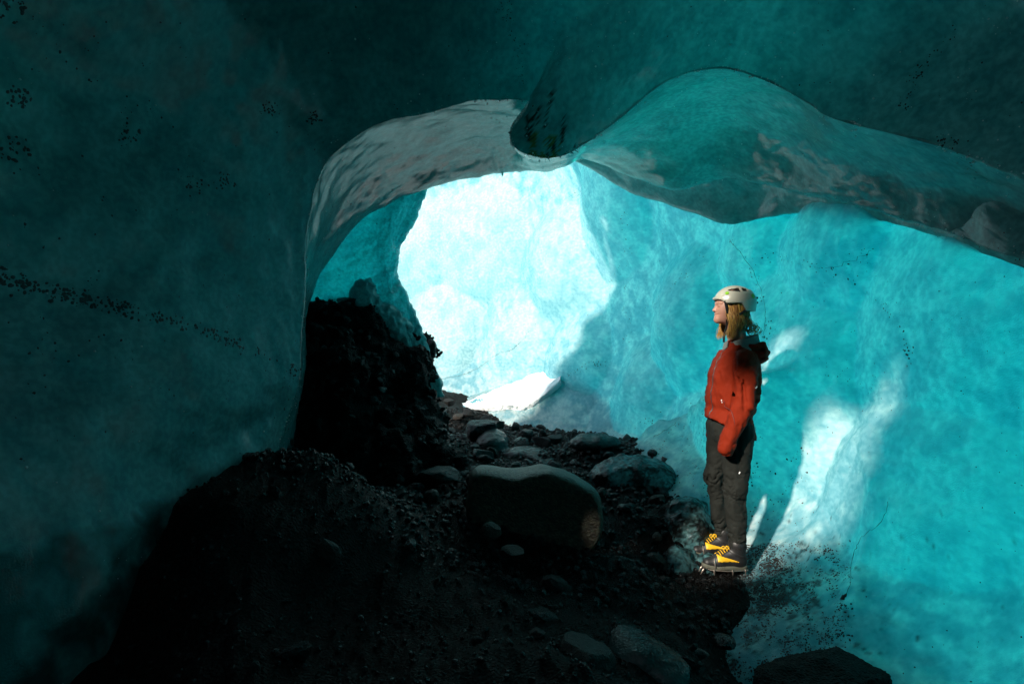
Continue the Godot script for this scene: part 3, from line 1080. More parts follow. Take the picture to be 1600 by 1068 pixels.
func build_grit():
	speck_mesh = rock_mesh(1, 3, 0.9, 5)
	var w := []
	for s in WALL_SEAMS:
		w += along_line(s, 70, 3.0, 0.003, 0.011)
	w += patch_of(1130, 850, 1330, 1060, 12000, 0.02, 0.025, 0.0015, 0.009)
	w += patch_of(1150, 850, 1230, 960, 6000, -0.25, 0.03, 0.002, 0.011)
	w += patch_of(1165, 700, 1260, 850, 500, 0.12, 0.03, 0.003, 0.012)
	w += patch_of(1100, 420, 1420, 700, 800, 0.05, 0.02, 0.0015, 0.007)
	w += patch_of(700, 290, 1140, 680, 500, 0.2, 0.03, 0.003, 0.012)
	w += patch_of(1200, 560, 1600, 1060, 700, 0.1, 0.03, 0.0012, 0.006)
	w += patch_of(1100, 340, 1600, 560, 500, 0.15, 0.02, 0.0015, 0.006)
	w += patch_of(990, 640, 1160, 860, 1500, 0.0, 0.025, 0.002, 0.011)
	grit_on("wall", "ice_wall", w)
	var v := []
	v += along_line([[0, 430], [100, 460], [200, 483], [300, 510], [380, 540], [440, 570], [466, 585]], 900, 4.5, 0.002, 0.013)
	v += along_line([[380, 560], [440, 600], [455, 650]], 80, 10.0, 0.002, 0.008)
	v += along_line([[1408, 170], [1430, 120], [1490, 50]], 120, 2.0, 0.002, 0.007)
	v += along_line([[785, 0], [800, 60], [818, 130]], 120, 3.0, 0.002, 0.006)
	v += patch_of(0, 0, 840, 720, 2200, 0.12, 0.012, 0.001, 0.009)
	for c in [[15, 235, 22], [30, 150, 9], [420, 170, 10], [490, 185, 8], [350, 285, 14], [300, 290, 10], [20, 10, 25], [200, 210, 12]]:
		for i in 40:
			v.append([c[0] + rng.randfn() * c[2] * 0.6, c[1] + rng.randfn() * c[2] * 0.4, rng.randf_range(0.002, 0.012)])
	v += patch_of(840, 0, 1600, 200, 350, 0.1, 0.012, 0.0015, 0.006)
	var a := []
	a += patch_of(480, 230, 840, 460, 900, 0.0, 0.02, 0.002, 0.009)
	a += along_line([[478, 455], [520, 400], [590, 335], [680, 288]], 160, 4.0, 0.003, 0.009)
	a += along_line([[1470, 215], [1500, 235], [1520, 270]], 120, 4.0, 0.002, 0.009)
	a += along_line([[1150, 290], [1300, 310], [1450, 350], [1600, 405]], 160, 3.0, 0.001, 0.006)
	a += patch_of(1000, 150, 1600, 400, 500, 0.1, 0.02, 0.001, 0.005)
	grit_on("vault", "ice_vault", v + a)
	grit_on("ledge", "ice_ledge", patch_of(740, 600, 1000, 700, 300, 0.1, 0.03, 0.003, 0.01))
	grit_on("far_wall", "far_ice_wall", patch_of(480, 320, 640, 520, 250, 0.1, 0.03, 0.003, 0.01))
	# air bubbles in the ice of the vault
	var bub := MultiMesh.new()
	bub.transform_format = MultiMesh.TRANSFORM_3D
	var ball := SphereMesh.new()
	ball.radius = 1.0; ball.height = 2.0; ball.radial_segments = 8; ball.rings = 4
	bub.mesh = ball
	var vs: PackedVector3Array = SURF["vault"][0]
	var open: Dictionary = SURF["vault"][5]
	bub.instance_count = 5000
	for i in 5000:
		var k := rng.randi() % vs.size()
		while open.has(k) or vs[k].z > -0.5 or noise.get_noise_3dv(vs[k] * 2.0) < -0.05:
			k = rng.randi() % vs.size()
		var r := 0.0012 + 0.0045 * pow(rng.randf(), 4.0)
		bub.set_instance_transform(i, Transform3D(Basis.from_scale(Vector3.ONE * r), vs[k] + Vector3(rng.randfn(), rng.randfn(), rng.randfn()) * 0.006))
	var bo := MultiMeshInstance3D.new()
	bo.name = "air_bubbles"
	bo.multimesh = bub
	bo.material_override = M.bubble
	bo.set_meta("kind", "stuff")
	get_node("ice_vault").add_child(bo, true)
	# open cracks filled with black silt
	for c in WALL_CRACKS:
		var pts := PackedVector3Array()
		var rad := PackedFloat32Array()
		var flat := PackedVector3Array()
		for p in c:
			flat.append(Vector3(p[0], p[1], 0))
		for i in 40:
			var p := along(flat, i / 39.0)
			var hit := on_surface("wall", p.x, p.y)
			if hit.size():
				if pts.size() and pts[pts.size() - 1].distance_to(hit[0]) < 0.004:
					continue
				pts.append((hit[0] as Vector3) + (hit[1] as Vector3) * 0.001)
				rad.append((0.00015 + 0.0004 * absf(fine.get_noise_1d(i * 0.9 + c[0][0]))) * (hit[0] as Vector3).distance_to(EYE) + (0.010 if c[0][0] == 1318 and i < 4 else 0.0))
		if pts.size() > 3:
			mesh_node("crack", tube(pts, rad, 5), M.grit, get_node("ice_wall"))

# ------------------------------------------------------------------ stones
# A stone: a ball cut by random planes, then roughened.
func rock_mesh(level: int, seed_: int, squash: float, cuts := 9, sharp := false) -> ArrayMesh:
	var r := RandomNumberGenerator.new()
	r.seed = seed_ * 131 + 7
	var t := (1.0 + sqrt(5.0)) / 2.0
	var v := PackedVector3Array([Vector3(-1,t,0), Vector3(1,t,0), Vector3(-1,-t,0), Vector3(1,-t,0), Vector3(0,-1,t), Vector3(0,1,t), Vector3(0,-1,-t), Vector3(0,1,-t), Vector3(t,0,-1), Vector3(t,0,1), Vector3(-t,0,-1), Vector3(-t,0,1)])
	for i in 12:
		v[i] = v[i].normalized()
	var idx := PackedInt32Array([0,11,5,0,5,1,0,1,7,0,7,10,0,10,11,1,5,9,5,11,4,11,10,2,10,7,6,7,1,8,3,9,4,3,4,2,3,2,6,3,6,8,3,8,9,4,9,5,2,4,11,6,2,10,8,6,7,9,8,1])
	for l in level:
		var mids := {}
		var nx := PackedInt32Array()
		for i in range(0, idx.size(), 3):
			var m := [0, 0, 0]
			for e in 3:
				var a := idx[i + e]
				var b := idx[i + (e + 1) % 3]
				var k := Vector2i(mini(a, b), maxi(a, b))
				if not mids.has(k):
					mids[k] = v.size()
					v.append(((v[a] + v[b]) * 0.5).normalized())
				m[e] = mids[k]
			nx.append_array([idx[i], m[0], m[2], idx[i + 1], m[1], m[0], idx[i + 2], m[2], m[1], m[0], m[1], m[2]])
		idx = nx
	var planes := []
	for c in cuts:
		planes.append([Vector3(r.randfn(), r.randfn(), r.randfn()).normalized(), r.randf_range(0.5, 0.85)])
	var o := Vector3(seed_ * 3.7, 1.3, seed_ * 1.1)
	for i in v.size():
		var p := v[i]
		for c in planes:
			var over: float = p.dot(c[0]) - c[1]
			if over > 0:
				p -= (c[0] as Vector3) * over * 0.92
		p *= 1.0 + 0.10 * noise.get_noise_3dv(p * 1.3 + o) + 0.05 * noise.get_noise_3dv(p * 5.0 + o) + (0.03 * noise.get_noise_3dv(p * 16.0 + o) if level > 3 else 0.0)
		p.y *= squash
		v[i] = p
	if sharp:
		var fv := PackedVector3Array()
		var fi := PackedInt32Array()
		for i in idx.size():
			fv.append(v[idx[i]])
			fi.append(i)
		return outward(fv, fi)
	return outward(v, idx)

func set_stone(called: String, px: float, py: float, d: float, size: Vector3, mesh: Mesh, mat: Material, label: String, turn: float, tilt := 0.0, group := "") -> MeshInstance3D:
	var o := mesh_node(called, mesh, mat)
	o.position = at(px, py, d)
	o.basis = Basis.from_euler(Vector3(tilt, turn, tilt * 0.7)) * Basis.from_scale(size)
	tag(o, label, "stone" if called != "boulder" else "boulder", group)
	return o

func build_stones():
	var big := []
	var small := []
	for i in 8:
		big.append(rock_mesh(3, 20 + i, 0.75, 12, true))
		small.append(rock_mesh(1, 40 + i, 0.7, 8, true))
	make_boulder()
	var px := 1.0 / FOCAL
	# name, x, y, half width px, half height px, depth, material, label
	var list := [
		["stone", 757, 672, 26, 26, 6.1, 3, "black wedge of rock at the upper end of the clear ice slab"],
		["stone", 751, 714, 22, 22, 5.5, 1, "rounded grey stone below the clear ice slab, left of the boulder top"],
		["stone", 777, 664, 15, 13, 6.8, 2, "brown stone with a smooth top at the foot of the white-topped ledge"],
		["stone", 761, 657, 12, 10, 7.0, 2, "small brown stone left of the smooth brown one near the ledge"],
		["stone", 733, 645, 11, 8, 7.3, 0, "dark stone on the gravel just under the white patch"],
		["stone", 716, 652, 9, 7, 7.2, 2, "reddish brown stone beside the debris mound foot"],
		["stone", 702, 628, 9, 7, 7.7, 1, "grey stone farthest back beside the debris mound"],
		["stone", 783, 677, 10, 7, 6.6, 1, "flat pale grey stone in front of the brown stones"],
		["stone", 824, 678, 15, 12, 6.2, 1, "angular grey stone standing up on the gravel crest"],
		["stone", 848, 690, 18, 13, 6.0, 0, "black angular stone on the crest right of the grey one"],
		["stone", 868, 684, 14, 10, 6.0, 0, "small black stone at the right end of the stone row"],
		["stone", 745, 742, 19, 13, 4.6, 1, "grey stone touching the upper left corner of the boulder"],
		["stone", 868, 741, 30, 11, 4.7, 0, "flat dark stone lying behind the top edge of the boulder"],
		["stone", 766, 831, 16, 17, 3.3, 2, "upright pale sided stone in front of the boulder"],
		["stone", 803, 862, 24, 12, 3.2, 1, "flat rounded stone lying in front of the boulder"],
		["stone", 680, 742, 36, 13, 4.5, 0, "flat black slab left of the boulder"],
		["stone", 905, 1025, 58, 44, 2.35, 1, "large rough grey rock in the near foreground"],
		["stone", 1288, 1082, 104, 66, 2.5, 0, "big rounded black rock at the bottom edge against the blue ice"],
		["stone", 742, 932, 24, 9, 2.9, 1, "flat grey stone in the dark middle foreground"],
		["stone", 838, 988, 17, 7, 2.5, 1, "thin shard of stone left of the large foreground rock"],
		["stone", 848, 958, 22, 8, 2.7, 3, "flat wet stone above the thin shard"],
		["stone", 1132, 1003, 18, 12, 2.75, 3, "wet black stone low down below the boots"],
		["stone", 1087, 1020, 20, 12, 2.6, 1, "smooth oval grey stone right of the fallen ice slab"],
		["stone", 672, 546, 13, 17, 5.75, 2, "grey brown stone sticking out of the tip of the debris mound"],
		["stone", 505, 500, 12, 16, 5.1, 1, "stone set in the top left of the debris mound"],
		["stone", 640, 528, 22, 11, 5.7, 0, "black stone on the top of the mound beside its tip"],
		["stone", 540, 470, 18, 10, 5.3, 0, "black stone capping the highest point of the debris mound"],
		["stone", 1180, 886, 20, 13, 3.9, 0, "dark gravelly stone just behind the heel of the boots"]]
	var smooth := rock_mesh(5, 31, 0.8, 6)
	for i in list.size():
		var s: Array = list[i]
		var d: float = s[5]
		set_stone(s[0], s[1], s[2], d, Vector3(s[3] * px * d * 1.12, s[4] * px * d * 1.3, s[3] * px * d * 0.95), smooth if s[1] == 1288 else big[i % 8], M.gravel if s[1] == 1288 else M.stone[s[6]], s[7], i * 1.7, 0.15 * sin(i * 2.3))
	# stones strewn on the gravel, too alike to tell apart
	var made := 0
	var tries := 0
	while made < 262 and tries < 4000:
		tries += 1
		var x: float
		var z: float
		if made < 235:
			x = rng.randf_range(-1.0, 1.5); z = rng.randf_range(-7.4, -3.6)
		else:
			x = rng.randf_range(-1.2, 1.2); z = rng.randf_range(-3.6, -1.9)
		if Vector2(x - 0.2, z + 3.7).length() < 0.45 or Vector2(x - 1.38, z + 3.75).length() < 0.4:
			continue
		var r := 0.022 + 0.055 * pow(rng.randf(), 2.5)
		var o := mesh_node("stone", small[made % 8], M.stone[[0, 3, 1, 3, 0, 3, 2][made % 7]])
		o.position = Vector3(x, floor_at(x, z) + r * 0.25, z)
		o.basis = Basis.from_euler(Vector3(rng.randf(), rng.randf() * 6.0, rng.randf())) * Basis.from_scale(Vector3(r * rng.randf_range(0.8, 1.4), r, r * rng.randf_range(0.8, 1.3)))
		var tone: String = ["black", "wet black", "grey", "wet black", "black", "wet black", "brown"][made % 7]
		var place := "on the gravel crest behind the boulder"
		if z > -2.6:
			place = "in the dark gravel at the bottom edge"
		elif z > -3.6:
			place = "in the dark gravel below the boulder" if x < 0.6 else "in the dark gravel below the boots"
		elif x > 1.0:
			place = "on the gravel left of the boots"
		elif z < -6.4:
			place = "on the gravel at the foot of the white-topped ledge"
		elif x < -0.3:
			place = "at the foot of the debris mound"
		elif x > 0.5 and z > -5.4:
			place = "around the hump of dirty ice"
		tag(o, "small %s stone %s" % [tone, place], "stone", "%s stones %s" % [tone, place])
		made += 1
	# gravel
	var mm := MultiMesh.new()
	mm.transform_format = MultiMesh.TRANSFORM_3D
	mm.mesh = rock_mesh(1, 61, 0.75, 7, true)
	mm.instance_count = 21000
	for i in mm.instance_count:
		var x: float
		var z: float
		if i < 16000:
			x = rng.randf_range(-1.4, 2.3); z = rng.randf_range(-7.8, -3.0)
		else:
			x = rng.randf_range(-1.8, 1.9); z = rng.randf_range(-3.2, -1.4)
		var r := (0.005 + 0.022 * pow(rng.randf(), 3.0)) * (1.0 if i < 16000 else 0.55)
		mm.set_instance_transform(i, Transform3D(Basis.from_euler(Vector3(rng.randf() * 6, rng.randf() * 6, rng.randf() * 6)) * Basis.from_scale(Vector3(r * 1.2, r, r)), Vector3(x, floor_at(x, z) + r * 0.3, z)))
	var gm := MultiMeshInstance3D.new()
	gm.name = "gravel"
	gm.multimesh = mm
	gm.material_override = M.stone[3]
	add_child(gm)
	tag(gm, "loose black gravel covering the cave floor", "gravel")
	gm.set_meta("kind", "stuff")

# The large boulder: a slab with a broad flat face and a pale rounded right side.
func make_boulder():
	var outline := [[728,775],[733,752],[752,744],[800,748],[850,738],[880,744],[908,754],[930,768],[941,788],[942,812],[936,838],[926,858],[908,874],[886,882],[850,884],[800,880],[755,872],[732,850],[724,810]]
	var D := 3.75
	var c := at(835, 812, D)
	var n := 96
	var rim := PackedVector3Array()
	for p in outline:
		rim.append(at(p[0], p[1], D) - c)
	rim.append(rim[0])
	var v := PackedVector3Array()
	var idx := PackedInt32Array()
	# depth back from the face, size of the outline there
	var rings := [[0.035, 0.0], [0.03, 0.25], [0.02, 0.5], [0.01, 0.75], [0.0, 0.90], [0.012, 0.945], [0.05, 0.985], [0.11, 1.0], [0.2, 1.0], [0.32, 0.97], [0.42, 0.88], [0.48, 0.7], [0.5, 0.4], [0.5, 0.0]]
	for r in rings:
		for k in n:
			var p := along(rim, float(k) / n)
			var q: Vector3 = p * float(r[1]) + Vector3(0, 0, -float(r[0]))
			# the face leans and twists: its right edge stands nearer the camera
			q.z += 0.10 * (p.x * float(r[1])) / 0.4
			var o := q + c
			q += q.normalized() * (0.020 * noise.get_noise_3dv(o * 3.0) + 0.008 * noise.get_noise_3dv(o * 9.0)) if r[1] > 0.1 else Vector3.ZERO
			v.append(q)
	for i in rings.size() - 1:
		for k in n:
			var a := i * n + k
			var b := i * n + (k + 1) % n
			idx.append_array([a, b, a + n, b, b + n, a + n])
	var o := mesh_node("boulder", outward(v, idx), M.boulder)
	o.position = c
	tag(o, "large olive boulder with a broad dark face and a pale right edge", "boulder")

# ------------------------------------------------------------------ person
# Local axes of the person: feet at the origin, facing -x, left side towards +z.
const TORSO := [[0.8, -0.012, 0.142, 0.1794], [0.9, -0.026, 0.14, 0.184], [1.0, -0.014, 0.146, 0.1886], [1.1, -0.004, 0.1467, 0.1886], [1.2, 0.002, 0.1467, 0.1886], [1.28, 0.014, 0.1368, 0.1794], [1.34, 0.028, 0.1152, 0.1518], [1.385, 0.034, 0.081, 0.1012], [1.43, 0.028, 0.0612, 0.069]]

func torso_sdf(p: Vector3) -> float:
	var i := 0
	while i < TORSO.size() - 2 and p.y > TORSO[i + 1][0]:
		i += 1
	var a: Array = TORSO[i]
	var b: Array = TORSO[i + 1]
	var t: float = clampf((p.y - a[0]) / (b[0] - a[0]), 0.0, 1.0)
	t = t * t * (3.0 - 2.0 * t) * 0.5 + t * 0.5
	var c: float = lerpf(a[1], b[1], t)
	var hx: float = lerpf(a[2], b[2], t)
	var hz: float = lerpf(a[3], b[3], t)
	var q := Vector2((p.x - c) / hx, p.z / hz)
	var d := (pow(pow(absf(q.x), 2.4) + pow(absf(q.y), 2.4), 1.0 / 2.4) - 1.0) * minf(hx, hz)
	return maxf(d, p.y - 1.435)

func groove(p: Vector3, a: Vector3, b: Vector3, wide: float, deep: float) -> float:
	return deep * exp(-pow(seg_dist(p, a, b) / wide, 2.0))

func jacket_sdf(p: Vector3) -> float:
	# soft sag and folds of the cloth
	var w := Vector3(noise.get_noise_3d(p.x * 4.0, p.y * 2.2, p.z * 4.0), 0, noise.get_noise_3d(p.x * 4.0 + 9.0, p.y * 2.2, p.z * 4.0)) * 0.022
	var q := p + w
	var d := torso_sdf(q)
	# hem slants: lower at the back
	d = maxf(d, (0.862 - 0.48 * p.x) - p.y)
	# blousing over the waist drawcord
	d += 0.012 * exp(-pow((p.y - 0.975 + 0.25 * p.x) / 0.03, 2.0))
	# left sleeve
	var arm := minf(cap(q, Vector3(0.010, 1.295, 0.165), Vector3(-0.030, 1.03, 0.215), 0.078, 0.066), cap(q, Vector3(-0.030, 1.03, 0.215), Vector3(-0.112, 0.790, 0.215), 0.066, 0.052))
	arm = maxf(arm, 0.748 - 0.16 * (p.x + 0.11) - p.y)
	var arm_r := minf(cap(q, Vector3(0.02, 1.295, -0.165), Vector3(0.02, 1.03, -0.215), 0.078, 0.066), cap(q, Vector3(0.02, 1.03, -0.215), Vector3(-0.05, 0.790, -0.215), 0.066, 0.052))
	arm_r = maxf(arm_r, 0.748 - p.y)
	d = smin(d, smin(arm, arm_r, 0.01), 0.022)
	# long creases from the shoulder and under the arm
	d += groove(p, Vector3(-0.065, 1.330, 0.142), Vector3(-0.095, 1.100, 0.202), 0.032, 0.030)
	d += groove(p, Vector3(-0.090, 1.140, 0.202), Vector3(-0.120, 0.980, 0.172), 0.030, 0.026)
	d += groove(p, Vector3(-0.045, 1.340, 0.162), Vector3(-0.050, 1.180, 0.222), 0.011, 0.022)
	d += groove(p, Vector3(-0.015, 1.320, 0.192), Vector3(-0.030, 1.020, 0.272), 0.011, 0.020)
	d += groove(p, Vector3(0.055, 1.060, 0.182), Vector3(0.150, 1.090, 0.130), 0.014, 0.020)
	d += groove(p, Vector3(0.035, 0.980, 0.202), Vector3(0.160, 1.010, 0.100), 0.012, 0.016)
	d += groove(p, Vector3(-0.025, 1.010, 0.282), Vector3(0.040, 0.990, 0.252), 0.010, 0.014)
	d += groove(p, Vector3(-0.065, 0.930, 0.272), Vector3(-0.080, 0.780, 0.267), 0.010, 0.012)
	d += groove(p, Vector3(-0.035, 0.930, 0.272), Vector3(-0.055, 0.750, 0.262), 0.008, 0.009)
	d += groove(p, Vector3(-0.140, 1.030, 0.100), Vector3(-0.135, 0.940, 0.162), 0.012, 0.014)
	d += groove(p, Vector3(-0.120, 1.220, 0.100), Vector3(-0.135, 1.060, 0.152), 0.012, 0.012)
	# fine wrinkles
	var e := noise.get_noise_3d(p.x * 16.0 + p.y * 7.0, p.y * 9.0, p.z * 16.0)
	d += 0.005 * (1.0 - 2.0 * absf(e)) + 0.009 * noise.get_noise_3d(p.x * 7.0, p.y * 12.0 + p.x * 6.0, p.z * 7.0)
	return d

func hood_sdf(p: Vector3) -> float:
	var q := p + Vector3(noise.get_noise_3dv(p * 9.0), noise.get_noise_3dv(p * 9.0 + Vector3(4, 0, 0)), 0) * 0.02
	# a slack bag of cloth hanging behind the neck, its mouth turned up
	var d := ell(q, Vector3(0.150, 1.338, 0.0), Vector3(0.066, 0.068, 0.128))
	d = smin(d, ell(q, Vector3(0.105, 1.388, 0.0), Vector3(0.075, 0.036, 0.135)), 0.04)
	d = smin(d, cap(q, Vector3(0.14, 1.392, 0.10), Vector3(0.208, 1.352, 0.03), 0.020, 0.017), 0.02)
	d = smin(d, cap(q, Vector3(0.208, 1.352, 0.03), Vector3(0.14, 1.392, -0.10), 0.017, 0.020), 0.02)
	d = -smin(-d, ell(q, Vector3(0.115, 1.440, 0.0), Vector3(0.080, 0.040, 0.100)), 0.02)
	d += groove(p, Vector3(0.120, 1.365, 0.130), Vector3(0.215, 1.325, 0.050), 0.011, 0.016)
	d += groove(p, Vector3(0.120, 1.325, 0.130), Vector3(0.200, 1.295, 0.050), 0.009, 0.010)
	return d + 0.006 * noise.get_noise_3d(p.x * 18.0, p.y * 14.0, p.z * 18.0)

func lining_sdf(p: Vector3) -> float:
	# standing collar and grey hood lining round the neck
	var q := p - Vector3(0.052, 1.398, 0)
	q.y -= 0.28 * q.x
	var r := Vector2(q.x / 1.0, q.z / 0.95).length()
	var d := maxf(absf(r - 0.092 - 0.25 * (q.y - 0.0) * -1.0) - 0.012, absf(q.y) - 0.034)
	d += 0.006 * noise.get_noise_3dv(p * 14.0)
	return d - 0.006

func leg_sdf(p: Vector3) -> float:
	var w := Vector3(noise.get_noise_3dv(p * Vector3(5, 4, 5)), 0, noise.get_noise_3dv(p * Vector3(5, 4, 5) + Vector3(7, 0, 0))) * 0.014
	var q := p + w
	var hips := ell(q, Vector3(-0.02, 0.885, 0), Vector3(0.112, 0.14, 0.165))
	var near_leg := smin(cap(q, Vector3(-0.005, 0.87, 0.085), Vector3(-0.022, 0.53, 0.10), 0.104, 0.068), cap(q, Vector3(-0.022, 0.53, 0.10), Vector3(-0.010, 0.15, 0.105), 0.069, 0.053), 0.04)
	var far_leg := smin(cap(q, Vector3(-0.03, 0.87, -0.08), Vector3(-0.080, 0.55, -0.095), 0.098, 0.064), cap(q, Vector3(-0.080, 0.55, -0.095), Vector3(-0.022, 0.16, -0.12), 0.062, 0.050), 0.04)
	near_leg = maxf(near_leg, 0.160 - p.y)
	far_leg = maxf(far_leg, 0.165 - p.y)
	var d := smin(smin(near_leg, far_leg, 0.025), hips, 0.05)
	d = maxf(d, p.y - 0.97)
	# bunching at the knees and ankles: slanting creases that come and go round the leg
	var knee := exp(-pow((p.y - 0.52) / 0.10, 2.0)) + 0.9 * exp(-pow((p.y - 0.21) / 0.07, 2.0)) + 0.18
	var slant := p.y * 17.0 + p.x * 13.0 * signf(p.z) + noise.get_noise_3d(p.x * 5.0, p.y * 5.0, p.z * 5.0) * 1.6
	var crease := absf(noise.get_noise_3d(slant, p.x * 4.0, p.z * 4.0))
	d += knee * 0.016 * exp(-pow(crease / 0.11, 2.0))
	d += groove(p, Vector3(-0.03, 0.86, 0.18), Vector3(-0.025, 0.60, 0.17), 0.008, 0.008)
	d += 0.006 * noise.get_noise_3d(p.x * 11.0, p.y * 8.0 + p.x * 5.0, p.z * 11.0)
	return d

func head_sdf(p: Vector3) -> float:
	var d := ell(p, Vector3(0.005, 1.668, 0), Vector3(0.100, 0.100, 0.076))
	d = smin(d, ell(p, Vector3(-0.052, 1.608, 0), Vector3(0.056, 0.072, 0.056)), 0.045)
	d = smin(d, cap(p, Vector3(-0.012, 1.575, 0.0), Vector3(-0.090, 1.558, 0), 0.048, 0.021), 0.03)
	d = smin(d, cap(p, Vector3(-0.094, 1.652, 0), Vector3(-0.113, 1.617, 0), 0.007, 0.0095), 0.010)
	d = smin(d, p.distance_to(Vector3(-0.119, 1.6135, 0)) - 0.0085, 0.008)
	for s in [-1.0, 1.0]:
		d = smin(d, p.distance_to(Vector3(-0.108, 1.609, 0.009 * s)) - 0.006, 0.006)
		d = -smin(-d, p.distance_to(Vector3(-0.112, 1.641, 0.030 * s)) - 0.017, 0.012)
		d = smin(d, ell(p, Vector3(-0.090, 1.640, 0.028 * s), Vector3(0.012, 0.008, 0.014)), 0.006)
		d = smin(d, cap(p, Vector3(-0.099, 1.658, 0.015 * s), Vector3(-0.086, 1.659, 0.046 * s), 0.006, 0.005), 0.012)
	d = smin(d, ell(p, Vector3(-0.1045, 1.590, 0), Vector3(0.010, 0.006, 0.021)), 0.005)
	d = smin(d, ell(p, Vector3(-0.1025, 1.580, 0), Vector3(0.010, 0.006, 0.019)), 0.005)
	d += 0.004 * exp(-pow((p.y - 1.5855) / 0.0022, 2.0)) * smoothstep(-0.085, -0.10, p.x)
	d = smin(d, p.distance_to(Vector3(-0.097, 1.553, 0)) - 0.017, 0.02)
	d = smin(d, cap(p, Vector3(0.012, 1.575, 0), Vector3(0.035, 1.38, 0), 0.052, 0.058), 0.035)
	# shoulders and chest under the jacket, one body
	d = smin(d, ell(p, Vector3(0.03, 1.22, 0), Vector3(0.10, 0.16, 0.14)), 0.06)
	return d

func helmet_rim(x: float) -> float:
	var y := 1.678
	y = lerpf(y, 1.654, smoothstep(-0.10, -0.065, x))
	y = lerpf(y, 1.606, smoothstep(0.012, 0.052, x))
	return y

func helmet_out(p: Vector3) -> float:
	var q := p
	# squarer towards the nape
	var d := ell(q, Vector3(0.013, 1.664, 0), Vector3(0.128, 0.106, 0.104))
	if p.y < 1.664:
		var r := Vector2((p.x - 0.013) / 0.128, p.z / 0.104).length()
		d = (r - 1.0) * 0.104 + 0.12 * (1.664 - p.y)
	# the side shell stands proud of the crown
	var band := 1.731 + 0.02 * smoothstep(0.06, 0.12, p.x) - 0.06 * smoothstep(-0.05, -0.12, p.x)
	d -= 0.0055 * smoothstep(band + 0.003, band - 0.003, p.y)
	# brow visor
	d = smin(d, ell(p, Vector3(-0.075, 1.688, 0), Vector3(0.048, 0.010, 0.065)), 0.012)
	return d

func helmet_sdf(p: Vector3) -> float:
	var d := helmet_out(p)
	d = maxf(d, -(d + 0.011))
	d = maxf(d, helmet_rim(p.x) - p.y)
	# two vents on each side under the crown
	for s in [-1.0, 1.0]:
		for v in [[-0.045, 0.018, 1.7355], [0.034, 0.068, 1.7365]]:
			var mid: float = (v[0] + v[1]) * 0.5
			var half: float = (v[1] - v[0]) * 0.5
			var q := p - Vector3(mid, v[2], 0.07 * s)
			var h := 0.0085 * (1.0 - 0.55 * clampf(-q.x / half * (1.0 if v[0] < 0 else -0.4), -0.6, 1.0))
			d = maxf(d, -maxf(maxf(absf(q.x) - half, absf(q.y) - h), absf(q.z) - 0.05))
	return d

# Distance along +z to a surface from the side.
func side_of(f: Callable, x: float, y: float, from := 0.45) -> float:
	var z := from
	for i in 60:
		var d: float = f.call(Vector3(x, y, z))
		if d < 0.0006:
			break
		z -= d * 0.6
	return z

func ribbon(pts: Array, wide: float, thick: float) -> ArrayMesh:
	var v := PackedVector3Array()
	var idx := PackedInt32Array()
	var line := PackedVector3Array(pts)
	var n := 24
	for i in n + 1:
		var p := along(line, float(i) / n)
		var d := (along(line, float(i) / n + 0.02) - along(line, float(i) / n - 0.02)).normalized()
		var out := Vector3(0, 0, 1)
		var a := d.cross(out).normalized() * wide * 0.5
		var b := out * thick * 0.5
		v.append_array([p - a - b, p + a - b, p + a + b, p - a + b])
	for i in n:
		for k in 4:
			var a := i * 4 + k
			var b := i * 4 + (k + 1) % 4
			idx.append_array([a, b, a + 4, b, b + 4, a + 4])
	idx.append_array([0, 2, 1, 0, 3, 2, n * 4, n * 4 + 1, n * 4 + 2, n * 4, n * 4 + 2, n * 4 + 3])
	return outward(v, idx)

func cloth(c: Color, rough: float, sheen: float) -> StandardMaterial3D:
	var m := plain(c, rough, tex.weave, 0.12, 9.0)
	m.rim_enabled = sheen > 0
	m.rim = sheen
	m.metallic_specular = 0.25
	return m

